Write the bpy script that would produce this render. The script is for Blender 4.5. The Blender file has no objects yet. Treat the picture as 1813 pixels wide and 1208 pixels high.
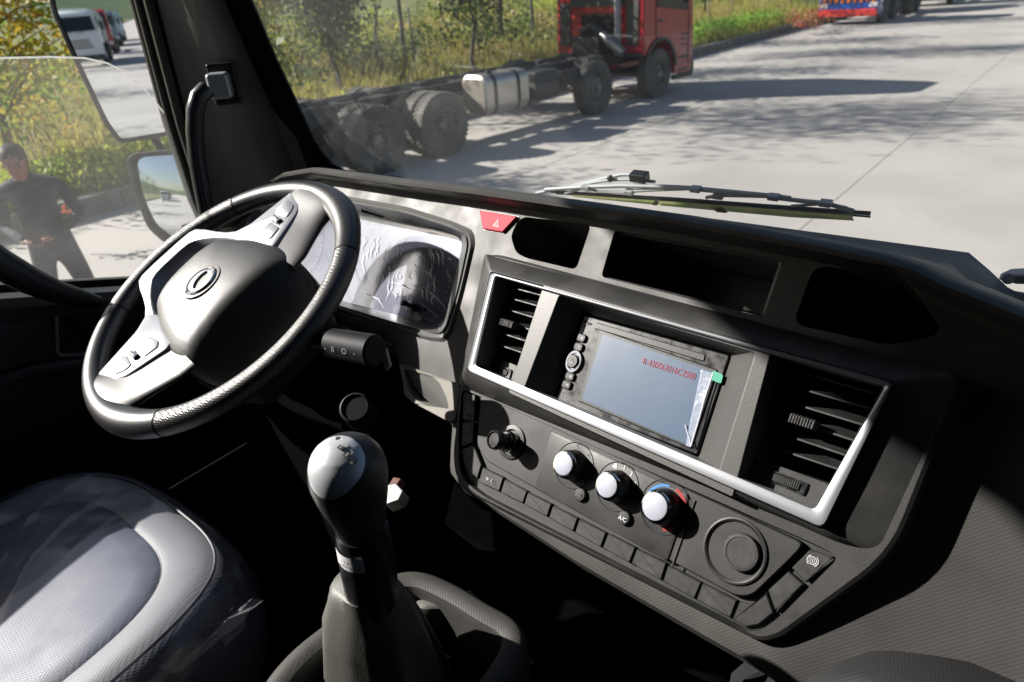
import bpy, bmesh, math, random
import numpy as np
from mathutils import Vector, Matrix
random.seed(7); rng = np.random.RandomState(5)
sc = bpy.context.scene
col = sc.collection
A = lambda *v: np.array(v, float)
def nrm(v): v = np.asarray(v, float); return v / np.linalg.norm(v)

# ------------------------------------------------------------------ camera, world, sun
EYE = A(0, 0, 2.5)
YAW, PITCH, ROLL, FPX = math.radians(40.8), math.radians(27.36), math.radians(4.41), 1209.0
_f = A(-math.sin(YAW) * math.cos(PITCH), math.cos(YAW) * math.cos(PITCH), -math.sin(PITCH))
_r = A(math.cos(YAW), math.sin(YAW), 0); _u = np.cross(_r, _f)
_r2 = _r * math.cos(ROLL) - _u * math.sin(ROLL); _u2 = _r * math.sin(ROLL) + _u * math.cos(ROLL)
CR = np.stack([_r2, _u2, -_f], 1)
cam = bpy.data.cameras.new('camera'); camo = bpy.data.objects.new('camera', cam); col.objects.link(camo)
M = Matrix([list(CR[i]) + [EYE[i]] for i in range(3)] + [[0, 0, 0, 1]]); camo.matrix_world = M
cam.sensor_width = 36; cam.lens = FPX * 36 / 1813; cam.clip_start = .02; cam.clip_end = 3000
cam.dof.use_dof = True; cam.dof.focus_distance = .72; cam.dof.aperture_fstop = 8
sc.camera = camo
SUN = nrm(A(-1, -.45, .63))
w = bpy.data.worlds.new('World'); sc.world = w; w.use_nodes = True
nt = w.node_tree; bg = nt.nodes['Background']
sky = nt.nodes.new('ShaderNodeTexSky'); sky.sky_type = 'NISHITA'; sky.sun_disc = False
sky.sun_elevation = math.asin(SUN[2]); sky.sun_rotation = math.atan2(SUN[0], SUN[1]); sky.air_density = 1.0; sky.dust_density = 1.2
nt.links.new(sky.outputs[0], bg.inputs[0]); bg.inputs[1].default_value = .05
sl = bpy.data.lights.new('sun', 'SUN'); sl.energy = 5; sl.angle = math.radians(.5); sl.color = (1, .95, .88)
so = bpy.data.objects.new('sun', sl); col.objects.link(so); so.rotation_euler = Vector(SUN).to_track_quat('Z', 'Y').to_euler()
sc.view_settings.view_transform = 'Standard'; sc.view_settings.look = 'None'; sc.view_settings.exposure = .95
sc.cycles.max_bounces = 8; sc.cycles.transparent_max_bounces = 24
sc.cycles.caustics_reflective = False

# ------------------------------------------------------------------ geometry from sight lines
def ray(x, y):
    d = CR @ A((x - 906.5) / FPX, -(y - 604) / FPX, -1); return nrm(d)
def on(x, y, p, n):
    d = ray(x, y); return EYE + d * (np.dot(np.asarray(p) - EYE, n) / np.dot(d, n))
def at_x(x, y, X): d = ray(x, y); return EYE + d * (X / d[0])
def at_z(x, y, Z): d = ray(x, y); return EYE + d * ((Z - EYE[2]) / d[2])
def at_d(x, y, D): return EYE + CR @ A((x - 906.5) / FPX * D, -(y - 604) / FPX * D, -D)
class Frame:
    def __init__(s, T, u, n):
        s.T = np.asarray(T, float); s.n = nrm(n); u = np.asarray(u, float); s.u = nrm(u - s.n * np.dot(u, s.n)); s.v = np.cross(s.n, s.u)
    def __call__(s, x, y, off=0.): return on(x, y, s.T + s.n * off, s.n)
    def L(s, u, v, w=0.): return s.T + s.u * u + s.v * v + s.n * w
    def uv(s, x, y, off=0.): P = s(x, y, off) - s.T; return (P @ s.u, P @ s.v)
    def at(s, P): q = np.asarray(P) - s.T; return (q @ s.u, q @ s.v, q @ s.n)
F = Frame(EYE + A(-.301, .54, -.369), (.994, -.098, .045), (-.106, -.818, .566))        # dashboard face
WS = Frame(EYE + A(0, .84, -.31), (1, 0, 0), (0, -.963, -.27))                          # windscreen, normal points inside
_nw = nrm(A(-.01, -.486, .874)); _a = nrm(A(1, 0, 0) - _nw * _nw[0]); _b = np.cross(_nw, _a)
WH = Frame(EYE + A(-.896, .416, -.357), _a * -.156 + _b * -.988, _nw)                    # steering wheel, turned a quarter

# ------------------------------------------------------------------ materials
def mat(name, base, rough=.5, metal=0., bump=None, var=None, coat=0., spec=.5, trans=0., coat_rough=.05, sheen=0.):
    m = bpy.data.materials.new(name); m.use_nodes = True; n = m.node_tree; b = n.nodes['Principled BSDF']
    b.inputs['Base Color'].default_value = (*base, 1); b.inputs['Roughness'].default_value = rough; b.inputs['Metallic'].default_value = metal
    b.inputs['Specular IOR Level'].default_value = spec; b.inputs['Coat Weight'].default_value = coat; b.inputs['Coat Roughness'].default_value = coat_rough
    b.inputs['Sheen Weight'].default_value = sheen
    if trans: b.inputs['Transmission Weight'].default_value = trans
    tc = n.nodes.new('ShaderNodeTexCoord')
    if var:                                                   # (scale, other colour, low, high)
        nz = n.nodes.new('ShaderNodeTexNoise'); nz.inputs['Scale'].default_value = var[0]; nz.inputs['Detail'].default_value = 6
        rp = n.nodes.new('ShaderNodeMapRange'); rp.inputs[1].default_value = var[2]; rp.inputs[2].default_value = var[3]
        mx = n.nodes.new('ShaderNodeMix'); mx.data_type = 'RGBA'; mx.inputs[6].default_value = (*base, 1); mx.inputs[7].default_value = (*var[1], 1)
        n.links.new(tc.outputs['Object'], nz.inputs['Vector']); n.links.new(nz.outputs[0], rp.inputs[0]); n.links.new(rp.outputs[0], mx.inputs[0]); n.links.new(mx.outputs[2], b.inputs['Base Color'])
        rq = n.nodes.new('ShaderNodeMapRange'); rq.inputs[1].default_value = .3; rq.inputs[2].default_value = .7; rq.inputs[3].default_value = max(.03, rough - .09); rq.inputs[4].default_value = min(1., rough + .12); n2_ = n.nodes.new('ShaderNodeTexNoise'); n2_.inputs['Scale'].default_value = var[0] * 2.3; n2_.inputs['Detail'].default_value = 8; n.links.new(tc.outputs['Object'], n2_.inputs['Vector']); n.links.new(n2_.outputs[0], rq.inputs[0]); n.links.new(rq.outputs[0], b.inputs['Roughness'])
    if bump:                                                  # (kind, scale, strength, distance)
        if bump[0] == 'dots':
            t = n.nodes.new('ShaderNodeTexVoronoi'); t.inputs['Scale'].default_value = bump[1]; t.inputs['Randomness'].default_value = 0 if len(bump) > 4 else .05
            if len(bump) <= 4: t.voronoi_dimensions = '2D'
        else:
            t = n.nodes.new('ShaderNodeTexNoise'); t.inputs['Scale'].default_value = bump[1]; t.inputs['Detail'].default_value = 3
        bp = n.nodes.new('ShaderNodeBump'); bp.inputs['Strength'].default_value = bump[2]; bp.inputs['Distance'].default_value = bump[3]
        src_ = tc.outputs['Object']
        if bump[0] == 'dots' and len(bump) <= 4:          # dimples laid in the plane of the dashboard face
            cb_ = n.nodes.new('ShaderNodeCombineXYZ')
            for i_, ax_ in enumerate((F.u * .7071 + F.v * .7071, F.v * .7071 - F.u * .7071)):
                dp = n.nodes.new('ShaderNodeVectorMath'); dp.operation = 'DOT_PRODUCT'; dp.inputs[1].default_value = tuple(ax_); n.links.new(src_, dp.inputs[0]); n.links.new(dp.outputs['Value'], cb_.inputs[i_])
            src_ = cb_.outputs[0]
        n.links.new(src_, t.inputs['Vector']); n.links.new(t.outputs[0], bp.inputs['Height']); n.links.new(bp.outputs[0], b.inputs['Normal'])
        m['bump'] = 1
    return m
DUSTVAR = lambda b, k=1.35: tuple(min(1, c * k) for c in b)
PL_GRAIN = mat('dimpled_dash_plastic', (.050, .049, .047), .55, bump=('dots', 380, .32, .0007), var=(9, (.066, .064, .060), .4, .7))
PL_SM = mat('smooth_grey_plastic', (.034, .034, .034), .42, bump=('noise', 900, .25, .0006), var=(14, (.066, .064, .06), .45, .7))
PL_PANEL = mat('dark_fascia_plastic', (.017, .017, .0175), .5, bump=('noise', 900, .25, .0006), var=(14, (.032, .031, .031), .45, .7))
PL_SUR = mat('grey_surround_plastic', (.065, .064, .062), .42, bump=('noise', 900, .25, .0006))
PL_DK = mat('black_plastic', (.018, .018, .019), .42, bump=('noise', 700, .2, .0005))
PL_BT = mat('switch_plastic', (.020, .020, .0205), .5, bump=('noise', 1200, .25, .0004), var=(60, (.042, .042, .042), .5, .75))
PL_GL = mat('gloss_black_plastic', (.010, .010, .012), .32, var=(50, (.016, .016, .016), .5, .8))
BEIGE = mat('beige_dimpled_plastic', (.22, .21, .185), .6, bump=('dots', 420, .5, .001))
TRIMG = mat('warm_grey_pillar_trim', (.12, .117, .108), .7, bump=('noise', 500, .3, .0006), var=(5, (.075, .072, .066), .4, .7))
SILV = mat('satin_silver_paint', (.27, .28, .30), .38, .6, bump=('noise', 1500, .05, .0002))
SILV2 = mat('silver_plastic', (.34, .355, .39), .42, .35)
CHROME = mat('chrome', (.85, .86, .88), .08, 1.)
METAL = mat('brushed_steel', (.26, .26, .26), .45, .8, bump=('noise', 200, .2, .001))
LEATH = mat('black_leather', (.014, .014, .016), .37, spec=1., bump=('noise', 800, .25, .0006))
PERF = mat('perforated_leather', (.014, .014, .016), .37, spec=1., bump=('dots', 420, .7, .0010, 0.))
PAD = mat('grained_airbag_cover', (.030, .030, .031), .47, spec=1., bump=('noise', 650, .3, .0008))
PADLINE = mat('dark_gap', (.006, .006, .006), .7)
RED = mat('red_switch', (.42, .018, .045), .6, spec=.25, bump=('noise', 900, .1, .0003))
WHITE = mat('white_print', (.75, .75, .75), .6)
GREYP = mat('grey_print', (.28, .28, .29), .6)
DARKP = mat('dark_print', (.03, .03, .035), .6)
REDP = mat('red_print', (.28, .03, .07), .6)
BLUEP = mat('blue_print', (.03, .2, .55), .5)
CYANP = mat('light_blue_print', (.15, .55, .9), .5)
REDD = mat('red_scale_print', (.30, .012, .012), .5)
RUBBER = mat('rubber', (.02, .02, .021), .7, bump=('noise', 60, .3, .004), var=(8, (.055, .05, .044), .45, .75))
BOOT = mat('grained_gaiter_leather', (.105, .103, .094), .5, bump=('noise', 620, .3, .0008))
FABRIC = mat('blue_grey_seat_cloth', (.125, .14, .195), .5, bump=('dots', 300, .4, .0008), var=(9, (.18, .19, .24), .4, .65))
FABR2 = mat('ribbed_seat_cloth', (.23, .235, .265), .5, bump=('dots', 300, .4, .0007))
def film(name, base, rough, bumpscale, strength, fac):
    m = mat(name, base, rough, 0, ('noise', bumpscale, strength, .004), coat=.5, coat_rough=.3); n = m.node_tree
    tr = n.nodes.new('ShaderNodeBsdfTransparent'); mx = n.nodes.new('ShaderNodeMixShader'); mx.inputs[0].default_value = fac
    n.links.new(tr.outputs[0], mx.inputs[1]); n.links.new(n.nodes['Principled BSDF'].outputs[0], mx.inputs[2]); n.links.new(mx.outputs[0], n.nodes['Material Output'].inputs[0]); return m
SCREEN = mat('dusty_screen', (.070, .108, .175), .33, bump=('noise', 14, .12, .003))
CLUSTERFACE = mat('instrument_face', (.10, .10, .155), .7, spec=.15, var=(5, (.26, .27, .38), .42, .60))
FILMW = film('clear_protective_film', (.50, .53, .70), .6, 9, .25, .34); FILMW.node_tree.nodes['Principled BSDF'].inputs['Coat Weight'].default_value = 0; FILMW.node_tree.nodes['Principled BSDF'].inputs['Specular IOR Level'].default_value = .12
_fn = FILMW.node_tree; _g = _fn.nodes.new('ShaderNodeBsdfGlossy'); _g.inputs['Roughness'].default_value = .10; _g.inputs[0].default_value = (.9, .93, 1, 1); _m = _fn.nodes.new('ShaderNodeMixShader'); _m.inputs[0].default_value = .30; _o = _fn.nodes['Material Output']; _p = _o.inputs[0].links[0].from_socket
_fn.links.new(_p, _m.inputs[1]); _fn.links.new(_g.outputs[0], _m.inputs[2]); _fn.links.new(_m.outputs[0], _o.inputs[0]); _fn.links.new([q for q in _fn.nodes if q.type == 'BUMP'][0].outputs[0], _g.inputs['Normal'])
CREASE = film('film_crease', (.8, .8, .9), .3, 60, .1, .8)
STICK = mat('white_sticker', (.72, .72, .74), .5)
def thin_fresnel(n, ior):                                   # same reflectance from both sides of a thin sheet
    fr = n.nodes.new('ShaderNodeFresnel'); ge = n.nodes.new('ShaderNodeNewGeometry'); mr = n.nodes.new('ShaderNodeMapRange'); mr.inputs[3].default_value = ior; mr.inputs[4].default_value = 1 / ior
    n.links.new(ge.outputs['Backfacing'], mr.inputs[0]); n.links.new(mr.outputs[0], fr.inputs[0]); return fr
def glass(name, lo, hi, scale, tint=(.96, .98, .97)):
    m = bpy.data.materials.new(name); m.use_nodes = True; n = m.node_tree; n.nodes.remove(n.nodes['Principled BSDF']); out = n.nodes['Material Output']
    tr = n.nodes.new('ShaderNodeBsdfTransparent'); tr.inputs[0].default_value = (*tint, 1)
    gl = n.nodes.new('ShaderNodeBsdfGlossy'); gl.inputs['Roughness'].default_value = .01
    fr = thin_fresnel(n, 1.35)
    m1 = n.nodes.new('ShaderNodeMixShader'); n.links.new(fr.outputs[0], m1.inputs[0]); n.links.new(tr.outputs[0], m1.inputs[1]); n.links.new(gl.outputs[0], m1.inputs[2])
    df = n.nodes.new('ShaderNodeBsdfDiffuse'); df.inputs[0].default_value = (.72, .72, .70, 1); tl = n.nodes.new('ShaderNodeBsdfTranslucent'); tl.inputs[0].default_value = (.7, .7, .68, 1)
    m2 = n.nodes.new('ShaderNodeMixShader'); m2.inputs[0].default_value = .5; n.links.new(df.outputs[0], m2.inputs[1]); n.links.new(tl.outputs[0], m2.inputs[2])
    tc = n.nodes.new('ShaderNodeTexCoord'); nz = n.nodes.new('ShaderNodeTexNoise'); nz.inputs['Scale'].default_value = scale; nz.inputs['Detail'].default_value = 7
    n2 = n.nodes.new('ShaderNodeTexNoise'); n2.inputs['Scale'].default_value = 420; n2.inputs['Detail'].default_value = 2
    r1 = n.nodes.new('ShaderNodeMapRange'); r1.inputs[1].default_value = .35; r1.inputs[2].default_value = .7; r1.inputs[3].default_value = lo; r1.inputs[4].default_value = hi
    r2 = n.nodes.new('ShaderNodeMapRange'); r2.inputs[1].default_value = .66; r2.inputs[2].default_value = .74; r2.inputs[3].default_value = 0; r2.inputs[4].default_value = .12
    ad = n.nodes.new('ShaderNodeMath'); ad.operation = 'ADD'; ad.use_clamp = True
    n.links.new(tc.outputs['Object'], nz.inputs[0]); n.links.new(tc.outputs['Object'], n2.inputs[0]); n.links.new(nz.outputs[0], r1.inputs[0]); n.links.new(n2.outputs[0], r2.inputs[0])
    n.links.new(r1.outputs[0], ad.inputs[0]); n.links.new(r2.outputs[0], ad.inputs[1])
    m3 = n.nodes.new('ShaderNodeMixShader'); n.links.new(ad.outputs[0], m3.inputs[0]); n.links.new(m1.outputs[0], m3.inputs[1]); n.links.new(m2.outputs[0], m3.inputs[2])
    n.links.new(m3.outputs[0], out.inputs[0]); return m
WGLASS = glass('dusty_windscreen_glass', .04, .15, 3.0)
DGLASS = glass('dusty_door_glass', .07, .15, 5)
FRIT = mat('black_glass_border', (.003, .003, .003), 1., spec=.02)

def leafmat(name, a, b, sc_=.8, tl=.45):
    m = mat(name, a, .6, var=(sc_, b, .38, .62)); n = m.node_tree; p = n.nodes['Principled BSDF']; t = n.nodes.new('ShaderNodeBsdfTranslucent'); mx = n.nodes.new('ShaderNodeMixShader'); mx.inputs[0].default_value = tl
    src = p.inputs['Base Color'].links[0].from_socket; n.links.new(src, t.inputs[0]); n.links.new(p.outputs[0], mx.inputs[1]); n.links.new(t.outputs[0], mx.inputs[2]); n.links.new(mx.outputs[0], n.nodes['Material Output'].inputs[0]); return m
# ------------------------------------------------------------------ mesh helpers
def link(o, parent=None):
    col.objects.link(o)
    if parent: o.parent = parent
    return o
class MB:
    def __init__(s): s.v = []; s.f = []; s.m = []
    def add(s, V, Fc, mi=0):
        k = len(s.v); s.v += [tuple(map(float, p)) for p in V]; s.f += [[i + k for i in f] for f in Fc]; s.m += [mi] * len(Fc); return s
    def loft(s, loops, closed=True, cap0=True, cap1=True, mi=0):
        n = len(loops[0]); V = [p for l in loops for p in l]; Fc = []
        for i in range(len(loops) - 1):
            for j in range(n if closed else n - 1):
                a = i * n + j; b = i * n + (j + 1) % n; Fc.append([a, b, b + n, a + n])
        if cap0: Fc.append(list(range(n))[::-1])
        if cap1: k = (len(loops) - 1) * n; Fc.append([k + j for j in range(n)])
        return s.add(V, Fc, mi)
    def tube(s, path, r, seg=12, caps=True, mi=0, flat=None):
        P = [np.asarray(p, float) for p in path]; k = len(P); r = [r] * k if not hasattr(r, '__len__') else r
        t = [nrm(P[min(i + 1, k - 1)] - P[max(i - 1, 0)]) for i in range(k)]
        h = A(0, 0, 1) if abs(t[0][2]) < .9 else A(1, 0, 0); x = nrm(h - t[0] * (h @ t[0])); L = []
        for i in range(k):
            x = nrm(x - t[i] * (x @ t[i])); y = np.cross(t[i], x); q = 1 if flat is None else flat
            L.append([P[i] + r[i] * (math.cos(2 * math.pi * j / seg) * x * q + math.sin(2 * math.pi * j / seg) * y) for j in range(seg)])
        return s.loft(L, True, caps, caps, mi)
    def box(s, c, size, X=(1, 0, 0), Y=(0, 1, 0), Z=(0, 0, 1), mi=0):
        c = np.asarray(c, float); X, Y, Z = [np.asarray(q, float) for q in (X, Y, Z)]; a, b, d = [q / 2 for q in size]
        V = [c + X * i * a + Y * j * b + Z * k * d for k in (-1, 1) for j in (-1, 1) for i in (-1, 1)]
        return s.add(V, [[0, 2, 3, 1], [4, 5, 7, 6], [0, 1, 5, 4], [2, 6, 7, 3], [0, 4, 6, 2], [1, 3, 7, 5]], mi)
    def bb(s, x0, x1, y0, y1, z0, z1, mi=0): return s.box(((x0 + x1) / 2, (y0 + y1) / 2, (z0 + z1) / 2), (x1 - x0, y1 - y0, z1 - z0), mi=mi)
    def prism(s, loop, n, d, mi=0):                         # loop, and the loop moved by n*d
        n = np.asarray(n) * d; return s.loft([[np.asarray(p) for p in loop], [np.asarray(p) + n for p in loop]], mi=mi)
    def build(s, name, mats, parent=None, smooth=True, bevel=0., angle=35, seg=2, sub=0):
        me = bpy.data.meshes.new(name); me.from_pydata(s.v, [], s.f); mats = mats if isinstance(mats, (list, tuple)) else [mats]
        for m in mats: me.materials.append(m)
        me.polygons.foreach_set('material_index', s.m); me.update()
        bm = bmesh.new(); bm.from_mesh(me); bmesh.ops.recalc_face_normals(bm, faces=bm.faces); bm.to_mesh(me); bm.free()
        if smooth:
            me.polygons.foreach_set('use_smooth', [True] * len(me.polygons)); me.set_sharp_from_angle(angle=math.radians(angle))
        o = bpy.data.objects.new(name, me); link(o, parent)
        if bevel:
            b = o.modifiers.new('bevel', 'BEVEL'); b.width = bevel; b.segments = seg; b.limit_method = 'ANGLE'; b.angle_limit = math.radians(30); b.harden_normals = True
        if sub: q = o.modifiers.new('sub', 'SUBSURF'); q.levels = q.render_levels = sub
        return o
def thing(name, label, cat, loc=(0, 0, 0), group=None):
    o = bpy.data.objects.new(name, None); o.empty_display_size = .1; col.objects.link(o); o['label'] = label; o['category'] = cat
    if group: o['group'] = group
    return o
def tag(o, label, cat, group=None):
    o['label'] = label; o['category'] = cat
    if group: o['group'] = group
    return o
def setting(o, kind='structure'): o['kind'] = kind; return o
def rnd(P, r, k=5):                                         # round the corners of a loop of 3D (or 2D) points
    P = [np.asarray(p, float) for p in P]; out = []; n = len(P); R = r if hasattr(r, '__len__') else [r] * n
    for i in range(n):
        a, b, c = P[i - 1], P[i], P[(i + 1) % n]; q = R[i]
        if q <= 0: out.append(b); continue
        l1, l2 = np.linalg.norm(a - b), np.linalg.norm(c - b); q = min(q, l1 * .48, l2 * .48)
        s, e = b + (a - b) / l1 * q, b + (c - b) / l2 * q
        for j in range(k + 1):
            t = j / k; out.append((1 - t) ** 2 * s + 2 * t * (1 - t) * b + t * t * e)
    return out
def inset(loop, n, d):                                      # move a planar loop inwards by d
    P = [np.asarray(p) for p in loop]; k = len(P); c = sum(P) / k; out = []
    area = sum(np.dot(np.cross(P[i] - c, P[(i + 1) % k] - c), n) for i in range(k)); sg = 1 if area > 0 else -1
    for i in range(k):
        a, b, e = P[i - 1], P[i], P[(i + 1) % k]
        t1, t2 = nrm(b - a + 1e-12), nrm(e - b + 1e-12); n1, n2 = np.cross(n, t1) * sg, np.cross(n, t2) * sg
        m = n1 + n2; m = m / max(.4, (m @ m) / 2); out.append(b + m * d)
    return out
def circ(c, X, Y, r, k=32): return [c + r * (math.cos(2 * math.pi * j / k) * X + math.sin(2 * math.pi * j / k) * Y) for j in range(k)]
def lathe(mb, c, ax, X, prof, k=32, mi=0, caps=(True, True)):   # prof: (radius, height along ax)
    Y = np.cross(ax, X); mb.loft([circ(c + ax * h, X, Y, max(r, 1e-5), k) for r, h in prof], True, caps[0], caps[1], mi); return mb
def boolean(o, cutters):
    for c in cutters:
        b = o.modifiers.new('cut', 'BOOLEAN'); b.object = c; b.operation = 'DIFFERENCE'; b.solver = 'EXACT'
    dg = bpy.context.evaluated_depsgraph_get(); dg.update(); me = bpy.data.meshes.new_from_object(o.evaluated_get(dg)); o.modifiers.clear(); o.data = me
    me.polygons.foreach_set('use_smooth', [True] * len(me.polygons)); me.set_sharp_from_angle(angle=math.radians(28))
    for c in cutters: bpy.data.objects.remove(c)
def text(body, size, P, X, Y, m, parent, name='print', lift=.0006, sx=1.):
    cu = bpy.data.curves.new(name, 'FONT'); cu.body = body; cu.size = size; cu.align_x = 'CENTER'; cu.align_y = 'CENTER'
    tmp = bpy.data.objects.new(name, cu); col.objects.link(tmp); dg = bpy.context.evaluated_depsgraph_get(); me = bpy.data.meshes.new_from_object(tmp.evaluated_get(dg)); bpy.data.objects.remove(tmp)
    me.materials.clear(); me.materials.append(m); Z = np.cross(X, Y); P = np.asarray(P) + Z * lift
    me.transform(Matrix([[X[i] * sx, Y[i], Z[i], P[i]] for i in range(3)] + [[0, 0, 0, 1]]))
    return link(bpy.data.objects.new(name, me), parent)
def LP(pts, off, r=0., k=5): return rnd([F(x, y, off) for x, y in pts], r, k) if r else [F(x, y, off) for x, y in pts]
def plate(mb, loop, n, h, ch=.0015, mi=0):                  # raised plate with a chamfered edge
    n = np.asarray(n); up = [p + n * (h - ch) for p in loop]; mb.loft([[p - n * .004 for p in loop], up, inset([p + n * ch for p in up], n, ch)], mi=mi)

# ================================================================== OUR CAB SHELL
Z0 = 2.5
cab = thing('truck_cab', 'dark truck cab interior shell with pillars, roof and dusty windscreen around the dashboard', 'truck cab')
def W(x, y, z): return A(x, y, z + Z0)
# windscreen pane and its black border
wx0, wx1, wv0, wv1 = -1.30, 1.12, -.10, .86
g = MB(); g.add([WS.L(wx0, wv0), WS.L(wx1, wv0), WS.L(wx1, wv1), WS.L(wx0, wv1)], [[0, 1, 2, 3]]); g.build('windscreen', WGLASS, cab, smooth=False)
inner = [WS(x, y, .004) for x, y in [(440, 0), (487, 110), (532, 205), (553, 250), (570, 276), (586, 293), (606, 304), (645, 311), (700, 316)]]
iu = [(WS.at(p)[0], WS.at(p)[1]) for p in inner]
sl_ = (iu[0][0] - iu[2][0]) / (iu[0][1] - iu[2][1])
top_u = iu[0][0] + sl_ * .35 * (wv1 - .12 - iu[0][1])
il = [(top_u, wv1 - .10)] + iu + [(-.6, -.012), (0, -.02), (.95, -.02), (1.02, .05), (.98, wv1 - .10)]
ol = [(wx0, wv1)] + [(wx0, v) for u_, v in iu[:4]] + [(wx0, wv0)] * 1 + [(-1.15, wv0), (-1.1, wv0), (-1.0, wv0), (-.95, wv0)] + [(-.6, wv0), (0, wv0), (1.0, wv0), (wx1, .05), (wx1, wv1)]
assert len(il) == len(ol), (len(il), len(ol))
g = MB(); g.loft([[WS.L(u, v, .004) for u, v in ol], [WS.L(u, v, .004) for u, v in il], [WS.L(u, v, -.004) for u, v in il]], True, False, False); g.build('windscreen_seal', FRIT, cab, smooth=False)
# left pillar trim: between the windscreen edge and the door opening
def lerp(a, b, t): return np.asarray(a) * (1 - t) + np.asarray(b) * t
pe = [(iu[-1][0] - .0, -.10), (iu[3][0] - .10, -.02), (iu[2][0] - .075, iu[2][1]), (iu[0][0] - .062, iu[0][1]), (top_u - .06, wv1)]
edge_w = [WS.L(u, v, .012) for u, v in pe]
edge_d = [W(-1.40, .72, -.50), W(-1.40, .70, -.36), W(-1.40, .695, -.2), W(-1.40, .70, .03), W(-1.40, .57, .56)]
g = MB(); rows = []
for a, b in zip(edge_w, edge_d):
    o_ = nrm(A(.55, -.8, 0)); rows.append([a, lerp(a, b, .08) + o_ * .012, lerp(a, b, .3) + o_ * .02, lerp(a, b, .6) + o_ * .016, lerp(a, b, .9) + o_ * .010, b + A(0.01, -.012, 0), b, b + A(-.10, .0, 0)])
g.loft(rows, False, False, False); g.build('pillar_trim', TRIMG, cab, sub=0, angle=50)
g = MB()   # rubber door seals along the opening
for dx, dy, r in ((-.012, -.016, .012), (-.045, -.02, .010), (-.075, -.012, .012)): g.tube([p + A(dx, dy, 0) for p in edge_d], r, 10)
g.build('door_seal', mat('door_seal_rubber', (.014, .014, .016), .38), cab)
# outer shell: roof, header rails, back wall, right side, floor, lower left
SH = mat('headliner_cloth', (.05, .049, .046), .9); SHO = mat('outer_cab_paint', (.55, .56, .56), .3, coat=.6); SHADE_BK = mat('footwell_shade_black', (.0035, .0035, .0035), 1., spec=.0)  # last one: near-black base colour carries the shade of footwell, column and console
g = MB(); g.bb(-1.5, 1.25, -.95, .66, Z0 + .60, Z0 + .66); g.build('roof', SH, cab, bevel=.02)
HDR = .50
g = MB(); g.prism([W(-1.5, -.95, .60), W(-1.5, .62, .60), W(-1.5, .62, .40), W(-1.5, .30, .405), W(-1.5, .10, .455), W(-1.5, -.06, .53), W(-1.5, -.16, .585), W(-1.5, -.95, .59)], (1, 0, 0), .12); g.build('door_header', SH, cab)
g = MB(); g.bb(-1.38, 1.2, .55, .66, Z0 + .52, Z0 + .60); g.build('windscreen_header', SH, cab)
g = MB(); g.bb(-1.5, 1.25, -1.0, -.95, Z0 - 1.5, Z0 + .66); g.bb(-1.5, -1.38, -.95, -.52, Z0 - 1.4, Z0 + HDR); g.build('rear_wall', SH, cab)
g = MB(); g.bb(1.20, 1.25, -.95, .9, Z0 - 1.5, Z0 - .20); g.bb(1.20, 1.25, -.95, .30, Z0 - .20, Z0 + .60); g.bb(1.20, 1.25, .30, .66, Z0 + .42, Z0 + .60); g.bb(1.1, 1.25, .60, .90, Z0 - .20, Z0 + .42); g.build('fill_blocking_side_wall', SH, cab)  # unseen right side, its window mostly closed up to cut fill light
g = MB(); g.bb(-1.5, 1.25, -.95, 1.0, Z0 - 1.36, Z0 - 1.30); g.bb(-1.5, 1.25, .95, 1.0, Z0 - 1.4, Z0 - .40); g.build('floor', SHADE_BK, cab)
g = MB(); g.bb(-1.30, 1.1, .88, .94, Z0 - .60, Z0 - .36); g.build('cowl', PL_DK, cab)

# ------------------------------------------------------------------ driver's door
door = thing('driver_door', 'dark driver door with a half lowered dusty window and black trim at the left', 'truck door')
def sill(y): return -.405 if y < .22 else (-.405 - (y - .22) * .30)
ys = [-.52, -.2, .1, .22, .34, .46, .58, .70]
g = MB(); g.loft([[W(-1.40, y, -1.35), W(-1.385, y, sill(y) - .10), W(-1.39, y, sill(y) - .02), W(-1.405, y, sill(y)), W(-1.47, y, sill(y) - .004), W(-1.49, y, sill(y) - .02), W(-1.49, y, -1.35)] for y in ys]); g.build('door_panel', PL_DK, door)
g = MB(); g.loft([[W(-1.375, y, sill(y) - .035), W(-1.372, y, sill(y) - .012), W(-1.385, y, sill(y) + .004), W(-1.42, y, sill(y) + .006), W(-1.42, y, sill(y) - .035)] for y in ys]); g.build('sill_trim', PL_SM, door)
g = MB(); g.loft([[W(-1.45, y, sill(y) - .01), W(-1.445, y, sill(y) + .016), W(-1.465, y, sill(y) + .016), W(-1.47, y, sill(y) - .01)] for y in ys]); g.build('window_channel', RUBBER, door)
arc = [(-160, 108), (-80, 105), (0, 103), (90, 101), (150, 103), (190, 112), (225, 130), (262, 165), (300, 212), (330, 250), (352, 285)]
top = [at_x(x, y, -1.456) for x, y in arc]; top = [p for p in top]
g = MB(); bot = [A(-1.456, p[1], Z0 + sill(p[1] - 0) - .03) for p in top]; k = len(top)
g.loft([top, bot], False, False, False); g.build('window_glass', DGLASS, door, smooth=False)
g = MB(); g.tube(top, .0016, 6); g.build('glass_edge', leafmat('painted_glint_edge', (.9, .9, .9), (.85, .9, .88), 1, .7), door)  # glint along the pane edge painted in as translucent white
hp = [at_x(x, y, -1.345) for x, y in [(-140, 380), (-60, 428), (0, 468), (55, 498), (100, 517), (140, 528), (175, 535)]]
g = MB(); g.tube(hp, [.034, .034, .033, .03, .026, .022, .014], 16, flat=.8); g.build('pull_handle', PL_DK, door)
rx = [at_x(x, y, -1.383) for x, y in [(95, 551), (192, 546), (188, 628), (98, 631)]]
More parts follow.
